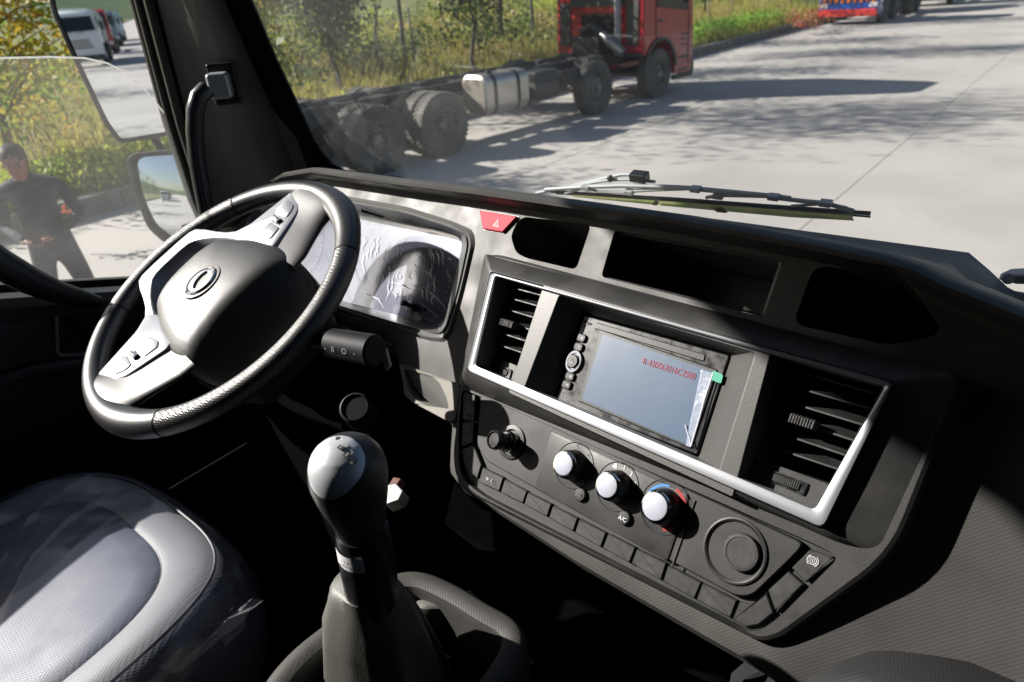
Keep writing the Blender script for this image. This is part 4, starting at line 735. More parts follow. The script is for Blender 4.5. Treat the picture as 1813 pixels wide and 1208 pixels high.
g = MB(); g.box(wp(1132, 313, 0), (.026, .013, .016), WS.u, WS.v, WS.n); g.tube([wp(1078, 312, 0), wp(1083, 321, 0)], .005, 8); g.build('arm_hook', PL_DK, wi, bevel=.003)
wi['label'] = 'parked black windscreen wiper lying on the glass above the cubbies'
lf = MB(); Lu = [(1010, 345), (1100, 351), (1200, 358), (1300, 365), (1400, 373), (1510, 382)]; Ll = [(1020, 349), (1100, 357), (1200, 367), (1300, 376), (1400, 385), (1512, 391)]
lf.loft([[wp(x, y, .012) for x, y in Lu], [wp(x, (y + y2) / 2, .017) for (x, y), (_, y2) in zip(Lu, Ll)], [wp(x, y, .013) for x, y in Ll]], False, False, False)
tag(lf.build('fallen_leaf', leafmat('green_blade_leaf', (.42, .52, .16), (.66, .62, .34), 40, .6), None), 'long green blade leaf trapped under the wiper', 'leaf')
DRY = mat('dry_leaf', (.42, .34, .2), .7)
def scrap(px_, py_, s, label, big=0):
    c = WS(px_, py_, -.006); g = MB(); n_ = 7; P = [c + WS.u * (s * math.cos(a) * (.6 + .7 * rng.rand())) + WS.v * (s * .55 * math.sin(a) * (.6 + .7 * rng.rand())) - WS.n * (.004 * rng.rand()) for a in np.linspace(0, 6.28, n_, endpoint=False)]
    g.loft([P, [lerp(p, c, .5) - WS.n * .006 * rng.rand() for p in P]], True, False, True); return tag(g.build('dry_leaf', DRY, None), label, 'leaf')
scrap(640, 308, .022, 'crumpled dry leaf scrap at the lower left windscreen corner'); scrap(1272, 374, .010, 'small dry leaf scrap stuck on the long green leaf'); scrap(1160, 362, .006, 'tiny dry leaf crumb left of the dry scrap on the green leaf')
w2 = thing('windscreen_wiper', 'grey wiper arm end peeping over the dashboard at the right edge', 'wiper', group='windscreen wipers')
g = MB(); poly_on(g, [(1765, 497), (1785, 488), (1860, 484), (1860, 506), (1800, 505)], 0, .015); g.build('arm', GW, w2, bevel=.003)
g = MB(); g.tube([wp(1785, 494, .01), wp(1785, 494, -.01)], .006, 12); g.build('pivot_cap', GW, w2)

# ------------------------------------------------------------------ door mirrors
MIR = mat('mirror_glass', (.86, .89, .92), .015, 1.)
MIRD = bpy.data.materials['mirror_glass']
MH = mat('black_mirror_housing', (.018, .018, .02), .45, var=(20, (.05, .05, .048), .5, .75))
def mirror(name, pts, D, n, conv, label, cat, group, rad=.02):
    c0 = at_d(*[sum(q) / len(pts) for q in zip(*pts)], D); n = nrm(n); t = thing(name, label, cat, group=group)
    lp = rnd([on(x, y, c0, n) for x, y in pts], rad, 5); ce = sum(lp) / len(lp)
    g = MB(); o1 = inset(lp, n, -.012); g.loft([[p - n * .05 for p in inset(o1, n, .02)], [p - n * .03 for p in o1], [p + n * .004 for p in o1], [p + n * .006 for p in inset(o1, n, .004)], [p + n * .004 for p in lp], [p - n * .002 for p in lp]], True, True, False); g.build('housing', MH, t, angle=50)
    u = nrm(np.cross(A(0, 0, 1), n)); v = np.cross(n, u); g = MB(); K = [1, .9, .8, .7, .6, .5, .4, .3, .2, .1, .01]
    def bulge(p): q = p - ce; return -n * conv * ((q @ u) ** 2 + (q @ v) ** 2)
    dense = []
    for i in range(len(lp)):
        a, b = lp[i], lp[(i + 1) % len(lp)]; m_ = max(1, int(np.linalg.norm(b - a) / .02)); dense += [lerp(a, b, j / m_) for j in range(m_)]
    if conv: g.loft([[lerp(ce, p, k_) + bulge(lerp(ce, p, k_)) for p in dense] for k_ in K], True, False, True)
    else: g.add(lp, [list(range(len(lp)))])
    g.build('mirror_glass', MIR, t, smooth=bool(conv)); return t, ce, n
d_ = ray(236, 28); nm_ = nrm(A(-.012, -1, .0) - d_)
m1, mc1, mn1 = mirror('door_mirror', [(85, -60), (238, -60), (243, 0), (327, 228), (213, 247), (190, 215), (140, 110), (100, 20)], 1.93, nm_, 0, 'tall flat door mirror reflecting parked trucks behind', 'mirror', 'door mirrors', .015)
d_ = ray(330, 316); nm2 = nrm(A(.0, -1, .03) - d_)
m2, mc2, mn2 = mirror('door_mirror', [(232, 285), (245, 278), (360, 270), (395, 300), (395, 420), (300, 428), (268, 400), (245, 340)], 1.90, nm2, .55, 'smaller wide angle door mirror below the tall one', 'mirror', 'door mirrors', .02)
g = MB(); g.tube([mc1 - mn1 * .07 + A(0, 0, .1), mc1 - mn1 * .07 + A(0, 0, -.2), mc2 - mn2 * .07 + A(.0, 0, -.06)], .012, 12); g.tube([mc2 - mn2 * .05 + A(.03, 0, .08), W(-1.5, .85, -.28)], .012, 10); g.build('mirror_bracket', MH, m1)
m3 = thing('door_mirror', 'pale round convex mirror half hidden behind the grab handle', 'mirror', group='door mirrors')
cc = at_d(362, 305, 1.82); n3 = nrm(A(.35, -.9, .1)); X3 = nrm(np.cross(A(0, 0, 1), n3)); g = MB(); lathe(g, cc, n3, X3, [(.03, -.03), (.07, -.012), (.074, 0), (.070, .002)], 36); g.build('housing', mat('pale_mirror_shell', (.5, .53, .55), .3), m3)
g = MB(); lathe(g, cc, n3, X3, [(.070, .002), (.05, .007), (.03, .010), (.001, .0115)], 36, caps=(False, True)); g.build('mirror_glass', MIR, m3)


# ================================================================== OUTSIDE
CONC = mat('pale_concrete', (.455, .425, .40), .85, bump=('noise', 12, .3, .01), var=(.42, (.385, .36, .34), .42, .66))
KERB = mat('kerb_stone', (.21, .20, .18), .9, bump=('noise', 9, .8, .03), var=(3, (.11, .105, .09), .4, .65))
SOIL = mat('dry_soil_and_turf', (.15, .14, .05), .95, bump=('noise', 3, 1, .1), var=(.6, (.09, .12, .025), .4, .62))
G_GRASS = leafmat('grass_blades', (0.3, 0.33, 0.06), (0.45, 0.375, 0.12), .35)
G_TAN = leafmat('tall_dry_grass', (0.475, 0.362, 0.175), (0.325, 0.312, 0.088), .5)
G_LIME = leafmat('lime_shrub_leaves', (0.351, 0.459, 0.054), (0.486, 0.486, 0.108), 1.)
G_HEDGE = leafmat('hedge_leaves', (0.182, 0.338, 0.046), (0.286, 0.429, 0.065), 1.2)
G_DARK = leafmat('dark_green_leaves', (0.066, 0.102, 0.036), (0.12, 0.156, 0.054), .8)
G_MID = leafmat('mid_green_leaves', (0.168, 0.252, 0.056), (0.28, 0.308, 0.084), .8)
G_ORNG = leafmat('orange_and_green_leaves', (.26, .42, .04), (.55, .34, .05), 1.6)
G_RED = leafmat('red_shrub_leaves', (.45, .09, .06), (.35, .20, .08), 2.)
BARK = mat('grey_bark', (.12, .10, .085), .9, bump=('noise', 30, .8, .02))
KX = -10.75
def terr(x, y):
    d = KX - .2 - x
    if d < 0: return 0.
    return .24 + .045 * min(d, 12) + .10 * math.sin(x * .7 + y * .31) * min(1, d / 3) + .06 * math.sin(y * 1.1 + x * .4) * min(1, d / 3) - .01 * max(0, d - 12)
g = MB(); g.add([(-700, -900, 0), (700, -900, 0), (700, 1200, 0), (-700, 1200, 0)], [[0, 1, 2, 3]]); setting(g.build('ground', SOIL, None, smooth=False))
g = MB(); g.add([(KX, -700, .01), (14, -700, .01), (14, 900, .01), (KX, 900, .01)], [[0, 1, 2, 3]]); setting(g.build('road', CONC, None, smooth=False))
JT = mat('joint_tar', (.41, .385, .36), .9); g = MB()
for x in (-2.12, 2.4, -6.4): g.bb(x - .009, x + .009, -300, 300, .0105, .014)
for y in range(-90, 120, 6): g.bb(KX + .3, 13, y - .004, y + .004, .0105, .0135)
setting(g.build('road_joints', JT, None, smooth=False))
xs = [-700, -200, -90, -60, -45] + list(np.arange(-38, KX - .3, 1.2)) + [KX - .22]; ysT = [-700, -300, -150, -90] + list(np.arange(-70, 90, 1.5)) + [120, 200, 400, 900]
V = [(x, y, terr(x, y) if x > -45 else .4 - (x + 45) * -.006) for y in ysT for x in xs]; nx_ = len(xs)
g = MB(); g.add(V, [[j * nx_ + i, j * nx_ + i + 1, (j + 1) * nx_ + i + 1, (j + 1) * nx_ + i] for j in range(len(ysT) - 1) for i in range(nx_ - 1)]); setting(g.build('verge', SOIL, None))
g = MB()
y = -80.
while y < 110:
    g.bb(KX - .22 + rng.randn() * .006, KX, y + .006, y + .99, -.05, .27 + rng.randn() * .006); y += 1.
tag(g.build('kerb', KERB, None, bevel=.02), 'weathered grey stone kerb between the concrete road and the grass verge', 'kerb')
# distant hills
def hill(name, pts, m_, h0=0):
    g = MB(); k = len(pts); rows = []
    for f_, hh in ((0, 0), (.35, .55), (.6, .85), (.8, 1.0), (1.2, .8)): rows.append([A(x, y, 0) * (1 + .5 * f_) + A(0, 0, h * hh) for x, y, h in pts])
    g.loft(rows, False, False, False); return setting(g.build(name, m_, None))
HILLM = leafmat('wooded_hill', (.06, .10, .04), (.10, .13, .05), .03, 0)
hill('hills', [(-700, -500, 20), (-500, -600, 90), (-330, -680, 120), (-200, -720, 85), (-80, -760, 46), (20, -780, 30), (140, -760, 38), (300, -700, 60), (500, -600, 20)], HILLM)
hill('hills', [(-760, -300, 10), (-800, -100, 25), (-780, 100, 20), (-760, 300, 26), (-700, 600, 20), (-500, 800, 28), (-250, 900, 20), (0, 960, 25), (300, 900, 20)], HILLM)

# grass, dry grass, low shrubs: uncountable ground cover
def blades(name, m_, n, xr, yr, h, wd, lean=.35, dens=None, per=7, spread=.12):
    V = []; Fc = []; 
    for _ in range(n):
        x = xr[0] + (xr[1] - xr[0]) * rng.rand(); y = yr[0] + (yr[1] - yr[0]) * rng.rand() ** 1.0
        if dens and rng.rand() > dens(x, y): continue
        z = terr(x, y); hh = h * (.55 + .8 * rng.rand())
        for _k in range(per):
            a = rng.rand() * 6.28; bx, by = x + rng.randn() * spread, y + rng.randn() * spread; l = hh * (.6 + .5 * rng.rand()); dx, dy = math.cos(a) * wd, math.sin(a) * wd; lx, ly = rng.randn() * lean * l, rng.randn() * lean * l
            k = len(V); V += [(bx - dx, by - dy, z - .03), (bx + dx, by + dy, z - .03), (bx + lx * .4 + dx * .7, by + ly * .4 + dy * .7, z + l * .6), (bx + lx * .4 - dx * .7, by + ly * .4 - dy * .7, z + l * .6), (bx + lx, by + ly, z + l)]
            Fc += [(k, k + 1, k + 2, k + 3), (k + 3, k + 2, k + 4)]
    me = bpy.data.meshes.new(name); me.from_pydata(V, [], Fc); me.materials.append(m_); o = link(bpy.data.objects.new(name, me)); o['kind'] = 'stuff'; return o
def nz(x, y, s=1.): return .5 + .5 * math.sin(x * .9 * s + 1.7 * math.sin(y * .5 * s)) * math.cos(y * .7 * s + 1.3 * math.sin(x * .6 * s))
o = blades('grass', G_GRASS, 12000, (-32, KX - .3), (-6, 42), .42, .018); tag(o, 'yellow green rough grass covering the verge', 'grass')
o = blades('tall_dry_grass', G_TAN, 2600, (-30, KX - 1.6), (-4, 38), .85, .014, .22, lambda x, y: nz(x, y) ** 1.5, 9, .2); tag(o, 'tan and rusty tall dry grass patches among the green verge', 'dry grass')
def leafcloud(pts, size, n_per, sp, m_, name, parent=None, flat=1.):
    C_ = np.repeat(np.array(pts), n_per, 0) + rng.randn(len(pts) * n_per, 3) * A(sp, sp, sp * flat); N = len(C_)
    a = rng.randn(N, 3); a /= np.linalg.norm(a, axis=1)[:, None]; b = rng.randn(N, 3); b -= a * (a * b).sum(1)[:, None]; b /= np.linalg.norm(b, axis=1)[:, None]; s = size * (.6 + .8 * rng.rand(N))[:, None]
    V = np.stack([C_ - a * s, C_ + b * s * .55, C_ + a * s, C_ - b * s * .55], 1).reshape(-1, 3); me = bpy.data.meshes.new(name); me.from_pydata(V.tolist(), [], np.arange(N * 4).reshape(-1, 4).tolist()); me.materials.append(m_); return link(bpy.data.objects.new(name, me), parent)
pts = []
for _ in range(900):
    x = KX - .5 - abs(rng.randn()) * .8; y = -6 + 30 * rng.rand()
    if nz(x * 2, y * 1.4) > .3 and y < 9 or rng.rand() < .12: pts.append((x, y, terr(x, y) + .12 + .22 * rng.rand()))
o = leafcloud(pts, .055, 26, .13, G_LIME, 'low_shrubs', flat=.8); setting(tag(o, 'lime green low leafy shrubs spilling along the kerb', 'shrubs'), 'stuff')
bc = [(-16 - 22 * rng.rand(), -4 + 60 * rng.rand(), .5 + .9 * rng.rand()) for _ in range(75)]
for nm_, m_, lab_, sel in (('wild_bushes', G_MID, 'mid green wild bushes scattered over the field beyond the fence', 0), ('yellow_bushes', G_LIME, 'yellow green rounded bushes scattered over the field beyond the fence', 1), ('rusty_bushes', G_TAN, 'rusty tan seeding weeds in clumps over the field beyond the fence', 2)):
    pts = [(bx + rng.randn() * r_ * .8, by + rng.randn() * r_ * .8, terr(bx, by) + abs(rng.randn()) * r_ * .55 + .1) for i, (bx, by, r_) in enumerate(bc) if i % 3 == sel for _ in range(34)]
    setting(tag(leafcloud(pts, .085, 20, .2, m_, nm_, flat=.8), lab_, 'bushes'), 'stuff')
pts = [(x, y, terr(x, y) + .3 + rng.rand() * .5) for x, y in [(-19 + rng.randn() * 2.2, 17 + rng.randn() * 5) for _ in range(160)] if x < -14]
o = leafcloud(pts, .07, 40, .3, G_DARK, 'bramble_patch', flat=.8); setting(tag(o, 'dark green bramble patch behind the parked red truck', 'brambles'), 'stuff')
hq = []
for yy in np.arange(21.5, 33, .16):
    for xx in (-12.3, -12.0, -11.7, -11.4): hq += [(xx, yy, .24 + z_) for z_ in (.15, .35, .5)]
tag(leafcloud(hq, .045, 9, .09, G_HEDGE, 'clipped_hedge'), 'low clipped bright green hedge beside the road beyond the red truck', 'hedge')
for (px_, py_, s_, lab) in ((92, 372, .085, 'small red leaved shrub behind the person'),):
    P = at_z(px_, py_, .55); q = [(P[0] + rng.randn() * s_ * .8, P[1] + rng.randn() * s_ * .8, .40 + rng.rand() * s_ * 3) for _ in range(14)]
    t = thing('red_shrub', lab, 'shrub', (P[0], P[1], .3)); t.location = (0, 0, 0); leafcloud(q[:8], .03, 10, .04, G_RED, 'foliage', t); g = MB(); g.tube([A(P[0], P[1], .2), A(P[0], P[1], .7)], .012, 6); g.build('stem', BARK, t)
q = [at_z(1425, 45, .35) + rng.randn(3) * A(.3, .5, .15) + A(0, 0, .25) for _ in range(26)]
t = thing('red_shrub', 'small red leaved shrub at the far end of the hedge', 'shrub'); leafcloud(q, .06, 18, .1, G_RED, 'foliage', t)
# trees
def tree(label, x, y, H_, tr, cr, z0, m_, lean=(0, 0), nb=28, leaves=60, ls=.06, sp=.32, name='verge_tree', flat=1.):
    t = thing(name, label, 'tree', group='trees along the verge'); zb = terr(x, y) - .1; g = MB(); k = 9
    tp_ = [A(x + lean[0] * (i / k) ** 1.3 + .06 * math.sin(i * 1.9 + x), y + lean[1] * (i / k) ** 1.3 + .06 * math.cos(i * 1.3 + y), zb + H_ * .88 * i / k) for i in range(k + 1)]
    g.tube(tp_, [tr * (1 - .085 * i) for i in range(k + 1)], 8); g.build('trunk', BARK, t); g = MB(); tips = []
    for i in range(nb):
        f_ = z0 + (1 - z0) * rng.rand(); zz = f_ * H_ * .88; i0 = min(k - 1, int(f_ * k)); b0 = lerp(tp_[i0], tp_[i0 + 1], f_ * k - i0); a = rng.rand() * 6.28; L_ = cr * (.45 + .65 * rng.rand()) * math.sin(math.pi * min(1, .18 + .8 * (f_ - z0) / (1 - z0))) ** .6
        e = b0 + A(math.cos(a) * L_, math.sin(a) * L_, L_ * (.25 + .5 * rng.rand())); md = lerp(b0, e, .55) + A(0, 0, L_ * .12); g.tube([b0, md, e], [tr * .28, tr * .17, tr * .06], 5)
        for q in (.35, .55, .75, .9, 1.05): tips.append(lerp(b0, e, q) + rng.randn(3) * .18)
    g.build('limbs', BARK, t); leafcloud(tips, ls, max(4, leaves // 5 * 2), sp, m_, 'crown', t, flat); return t
tree('thin bent tree trunk rising left of centre behind the truck chassis', -16.6, 15.4, 7.5, .075, 2.0, .42, G_MID, (-.5, -.3))
tree('slim pale tree in the grass behind the rear wheels of the red truck', -17.4, 14.9, 6.0, .055, 1.5, .42, G_MID, (.3, .2))
P = at_z(598, 150, .7); tree('small round crowned dark green tree nearest the windscreen pillar', P[0], P[1], 3.4, .055, .95, .42, G_DARK, (-.1, .1), 40, 70, .055, .2)
P = at_z(842, 128, .7); tree('dark leafy tree standing behind the fuel tank', P[0], P[1], 4.0, .06, 1.1, .45, G_DARK, (.1, -.1), 34, 55, .06, .22)
tree('tree with thin trunk behind the red cab rear', -17.6, 23.0, 7.5, .07, 2.1, .45, G_MID, (0, .2))
tree('tree far along the verge past the hedge', -15, 31, 7.5, .08, 2.4, .42, G_MID, (.2, 0)); tree('tree at the road edge by the far trucks', -14, 41, 8, .09, 2.6, .4, G_DARK, (.1, 0)); tree('tree beyond the far orange truck', -13.6, 52, 8, .09, 2.6, .4, G_MID, (.1, 0))
tree('bushy yellow orange tree filling the upper left window corner', -13.6, 3.6, 5.0, .08, 1.9, .22, G_ORNG, (0, 0), 60, 60, .06, .30, flat=.9)
tree('orange leaved tree seen through the windscreen corner', -19.2, 11.9, 3.9, .06, 1.2, .35, G_ORNG, (0, 0), 34, 45, .09, .3)
tree('airy tree left of the person casting shade on the road', -15.2, -4.5, 8.2, .09, 2.6, .42, G_MID, (.3, 0)); tree('loose green tree along the verge behind the cab', -15, -12, 8, .1, 2.6, .35, G_MID); tree('darker verge tree well behind the cab', -14.6, -20, 8, .1, 2.8, .35, G_DARK)
tree('verge tree beside the white parked truck', -15, -32, 9, .12, 3.2, .3, G_MID); tree('verge tree beside the second parked truck behind', -15, -46, 9, .12, 3.4, .3, G_DARK); tree('verge tree beyond the third parked truck behind', -15, -62, 9, .12, 3.6, .3, G_MID); tree('last verge tree far behind', -15, -82, 9, .12, 4, .3, G_DARK)
tree('tall airy tree shading the road beyond the red truck', -16.2, 8.0, 9.5, .09, 3.0, .45, G_MID, (.3, 0), 46, 80, .055, .38); tree('tall slender verge tree opposite the windscreen wiper', -15.8, 19, 9.0, .09, 2.6, .5, G_MID, (.2, 0), 40, 80, .055, .36)
# wire fence posts
FP = mat('fence_post_steel', (.20, .22, .19), .6, .3); ft = None
y = 2.; fpm = None
ft = thing('wire_fence', 'thin wire fence on steel posts crossing the grass behind the trucks', 'fence')
for i in range(17):
    yy = -2 + i * 2.6; xx = -14.4; z_ = terr(xx, yy); g = MB(); g.tube([A(xx, yy, z_ - .1), A(xx, yy, z_ + 1.75)], .028, 8); g.build('post', FP, ft)
g = MB()
for h_ in (.3, .75, 1.2, 1.65): g.tube([A(-14.4, -2 + i * 2.6, terr(-14.4, -2 + i * 2.6) + h_) for i in range(17)], .004, 4)
g.build('wires', FP, ft)

# ------------------------------------------------------------------ trucks
TY = mat('dusty_tyre', (.075, .071, .066), .85, bump=('noise', 40, .5, .01), var=(3, (.15, .14, .12), .42, .68)); RIMM = mat('dusty_wheel_rim', (.25, .24, .225), .6, .3, var=(9, (.09, .085, .08), .4, .65)); CHAS = mat('black_chassis_paint', (.045, .045, .048), .5, var=(5, (.07, .065, .06), .45, .7)); ALU = mat('polished_aluminium_tank', (.60, .54, .48), .42, .9, bump=('noise', 8, .2, .006)); TGL = mat('dark_cab_window', (.02, .025, .03), .06); LAMPG = mat('headlamp_glass', (.7, .72, .75), .08, coat=1); AMB = mat('amber_lamp', (.7, .25, .02), .25); TAILR = mat('tail_lamp_red', (.5, .02, .02), .25)
def TM(x, y, yaw): return Matrix.Translation((x, y, 0)) @ Matrix.Rotation(yaw, 4, 'Z')
def wheel(par, x, y, side, dual, name='wheel'):           # local truck frame, axle along x; side +1 right
    t = bpy.data.objects.new(name, None); R_ = .52; wd = .29
    def tyre(cx_):
        g = MB(); pr = [(.285, -.11), (.34, -.135), (.44, -.145), (.49, -.135), (.515, -.11), (.52, -.05), (.52, .05), (.515, .11), (.49, .135), (.44, .145), (.34, .135), (.285, .11)]
        lathe(g, A(cx_, y, R_), A(1, 0, 0), A(0, 1, 0), pr, 48, caps=(False, False))
        for i in range(40):
            a = i / 40 * 6.283
            for s_ in (-1, 1): d = A(0, math.cos(a), math.sin(a)); q = A(0, -math.sin(a), math.cos(a)); g.box(A(cx_ + s_ * .085, y, R_) + d * .521, (.075, .035, .018), A(1, 0, 0), q, d)
        return g
    xo = x; tr_ = tyre(xo).build('tyre', TY, par); 
    if dual: tyre(xo - side * .33).build('inner_tyre', TY, par)
    g = MB(); s_ = side
    pr = [(.287, .11), (.275, .135), (.262, .13), (.255, .05), (.225, .02 if dual else .06), (.20, -.03 if dual else .10), (.12, -.05 if dual else .115), (.11, .02 if dual else .15), (.085, .06 if dual else .19), (.03, .065 if dual else .195), (.001, .065 if dual else .195)]
    lathe(g, A(xo, y, R_), A(s_, 0, 0), A(0, 1, 0), pr, 40, caps=(False, False))
    for i in range(10): a = i / 10 * 6.283; d = A(0, math.cos(a), math.sin(a)); c0 = A(xo + s_ * (-.03 if dual else .10), y, R_) + d * .165; g.tube([c0, c0 + A(s_ * .035, 0, 0)], .016, 6)
    g.build('rim', RIMM, tr_); return tr_
def truck(name, label, x, y, yaw, paint, axles, L_, zf=1.05, cab_kw=None, group=None, tank=True, load=None, trim=None):
    t = thing(name, label, 'truck', group=group); P = paint; kw = dict(roof=3.0, floor=.55, half=1.23, front=1.42, back=-.55); kw.update(cab_kw or {})
    fa = axles[0]                                         # front axle at local y = fa; truck faces +y
    yF, yB, h_ = fa + kw['front'], fa + kw['back'] - .1, kw['half']; g = MB()
    # cab: loft of side profile across x
    pf = [(yB, .95), (yB, kw['roof'] - .12), (yB + .15, kw['roof']), (yF - .55, kw['roof']), (yF - .28, kw['roof'] - .16), (yF - .04, 1.85), (yF, 1.35), (yF, .42), (yF - .35, .40), (yF - .78, .45), (fa + .62, .62), (fa + .56, .92), (fa + .32, 1.16), (fa, 1.24), (fa - .32, 1.16), (fa - .50, .98)]
    L2 = []
    for xx, s_ in ((-h_, .97), (-h_ + .06, 1), (h_ - .06, 1), (h_, .97)):
        L2.append([A(xx * (1 - .05 * max(0, (z_ - 1.6) / 1.4)), fa + (yy - fa) * s_ if s_ < 1 else yy, z_ if s_ == 1 or z_ < 1.3 else z_ * .993) for yy, z_ in pf])
    g.loft(L2); cb = g.build('cab', P, t, bevel=.03, angle=40)
    wz = [(yF - .045, 1.92), (yF - .29, kw['roof'] - .30)]; g = MB(); q = [A(-h_ + .14, wz[0][0] + .018, wz[0][1]), A(h_ - .14, wz[0][0] + .018, wz[0][1]), A(h_ - .20, wz[1][0] + .03, wz[1][1]), A(-h_ + .20, wz[1][0] + .03, wz[1][1])]; g.prism(q, (0, .96, .25), .012); g.build('windscreen', TGL, cb)
    for s_ in (-1, 1):
        g = MB(); xs_ = lambda z_: s_ * (h_ * (1 - .05 * max(0, (z_ - 1.6) / 1.4)) + .004); q = [A(xs_(1.75), yF - .28, 1.75), A(xs_(2.6), yF - .46, 2.6), A(xs_(2.6), fa - .1, 2.6), A(xs_(1.9), fa - .15, 1.9)]; g.prism(q, (s_, 0, 0), .01); g.build('side_window', TGL, cb)
        g = MB(); 
        for a, b in (((yF - .22, .62), (yF - .22, 1.7)), ((fa - .2, 1.25), (fa - .2, 2.7))): g.tube([A(s_ * (h_ + .002), a[0], a[1]), A(s_ * (h_ * .985), b[0], b[1])], .008, 5)
        g.box(A(s_ * (h_ + .015), fa - .02, 1.62), (.03, .16, .04)); g.build('door_lines', CHAS, cb)
        g = MB(); g.box(A(s_ * (h_ - .22), yF + .005, .80), (.34, .05, .20)); g.build('headlight', LAMPG, cb, bevel=.03)
        g = MB(); g.tube([A(s_ * (h_ - .02), yF - .2, 2.5), A(s_ * (h_ + .22), yF + .05, 2.5), A(s_ * (h_ + .22), yF + .05, 1.7)], .02, 8); g.box(A(s_ * (h_ + .22), yF + .04, 2.15), (.2, .08, .45)); g.build('side_mirror', CHAS, cb, bevel=.01)
        for k_ in range(2): g = MB(); g.box(A(s_ * (h_ - .03), yF - .45, .50 + .28 * k_), (.08, .42, .05)); g.build('step', CHAS, cb, bevel=.01)
    g = MB(); 
    for k_ in range(4): g.box(A(0, yF + .012, 1.05 + .13 * k_), (1.5 - .1 * k_, .03, .055))
    g.build('grille', CHAS, cb, bevel=.008); g = MB(); g.box(A(0, yF + .03, .50), (2 * h_ - .02, .16, .30)); g.build('bumper', trim or CHAS, cb, bevel=.05)
    g = MB(); g.tube([A(-.5, yF + .05, 1.80), A(.1, yF - .05, 1.98)], .012, 6); g.tube([A(.1, yF + .05, 1.80), A(.7, yF - .05, 1.98)], .012, 6); g.build('wipers', CHAS, cb)
    g = MB(); hh_ = h_
    for s_ in (-1, 1):
        g.loft([[A(s_ * (hh_ - .02), fa + .60 * math.cos(a_), .60 + .62 * math.sin(a_)) for a_ in np.linspace(.05, 3.0, 16)], [A(s_ * (hh_ + .035), fa + .60 * math.cos(a_), .60 + .62 * math.sin(a_)) for a_ in np.linspace(.05, 3.0, 16)], [A(s_ * (hh_ + .035), fa + .66 * math.cos(a_), .60 + .69 * math.sin(a_)) for a_ in np.linspace(.05, 3.0, 16)]], False, False, False)
        for k_ in range(3): g.box(A(s_ * (hh_ + .006), yF - .40, 1.05 + .11 * k_), (.012, .26, .03))
        g.box(A(s_ * (hh_ - .03), yF - .42, .36), (.10, .78, .10)); g.box(A(s_ * (hh_ - .3), yB - .015, 1.62), (.30, .03, .9))
    g.box(A(0, yB - .012, 2.25), (1.5, .03, .55)); g.box(A(0, yB - .02, .98), (2 * hh_ - .1, .05, .08)); g.build('cab_fittings', CHAS, cb, bevel=.006)
    # engine and duct behind the cab
    g = MB(); g.box(A(0, yB - .02, 1.35), (.86, .10, .95)); g.build('engine_bay', PADLINE, t); g = MB(); g.box(A(0, yB - .25, 1.15), (.75, .5, .5)); 
    g.tube([A(-.3, yB - .2, 1.5), A(.1, yB - .35, 1.6), A(.5, yB - .25, 1.3)], .09, 10); g.build('engine', CHAS, t, bevel=.03)
    g = MB(); g.tube([A(.62, yB - .12, 1.0), A(.62, yB - .12, kw['roof'] - .25), A(.62, yB - .12, kw['roof'] - .1)], [.10, .09, .12], 14, flat=.7); g.build('air_intake', mat('grey_duct', (.28, .29, .31), .4) if 'grey_duct' not in bpy.data.materials else bpy.data.materials['grey_duct'], t)
    g = MB(); g.tube([A(.35, yB - .3, 1.42), A(.6, yB - .38, 1.30), A(.9, yB - .3, 1.05)], [.10, .12, .10], 12); g.build('exhaust_bend', METAL, t)
    g = MB()
    for s_ in (-1, 1):
        for a_ in (axles[-1], axles[-2]) if len(axles) > 2 else (axles[-1],):
            g.tube([A(s_ * .52, a_ + .38, .72), A(s_ * .52, a_ + .38, .92)], .09, 10); g.tube([A(s_ * .3, a_, .62), A(s_ * .25, a_ + .65, .95)], .04, 6)
    g.tube([A(.30, yB - .6, .95), A(.32, (fa - L_) + 1.0, 1.0)], .03, 6); g.tube([A(-.28, yB - .6, .97), A(-.30, (fa - L_) + .6, 1.0)], .045, 6)
    for k_, yy in enumerate(np.arange(fa - L_ + .4, yB - .8, .55)): g.box(A(.49, yy, zf - .10), (.05, .05, .16)); g.box(A((-.3, .28)[k_ % 2], yy + .2, zf - .05), (.16, .2, .10))
    g.tube([A(-.2, yB - 1.0, .72), A(-.1, axles[-1] + .4, .66)], .055, 10); g.tube([A(.62, yB - .8, .62), A(.62, yB - 1.7, .62)], .13, 14); g.box(A(.75, yB - 1.35, 1.0), (.35, .5, .18)); g.build('chassis_fittings', CHAS, t)
    # chassis
    yR = fa - L_
    for s_ in (-1, 1):
        g = MB(); g.box(A(s_ * .43, (fa + .5 + yR) / 2, zf - .14), (.08, fa + .5 - yR, .28)); g.build('frame_rail', CHAS, t, bevel=.008)
    g = MB(); 
    for yy in np.arange(yR + .05, fa, .9): g.box(A(0, yy, zf - .14), (.80, .12, .18))
    g.build('crossmembers', CHAS, t)
    for i, a in enumerate(axles):
        dual = i >= len(axles) - (2 if len(axles) > 2 else 1)
        if kw.get('twin') and i < 2: dual = False
        for s_ in (-1, 1): wheel(t, s_ * (1.08 if not dual else 1.09), a, s_, dual)
        g = MB(); g.tube([A(-1.0, a, .52), A(1.0, a, .52)], .08, 10); 
        if dual: lathe(g, A(0, a - .2, .55), A(0, 1, 0), A(1, 0, 0), [(.05, 0), (.24, .08), (.26, .2), (.24, .32), (.05, .4)], 16)
        g.build('axle', CHAS, t)
        for s_ in (-1, 1):
            g = MB(); 
            for k_ in range(5): g.tube([A(s_ * .5, a - .62 + k_ * .05, .74 - k_ * .02), A(s_ * .5, a, .60 + k_ * .025 - .04), A(s_ * .5, a + .62 - k_ * .05, .74 - k_ * .02)], .018, 5)
            g.build('leaf_spring', CHAS, t)
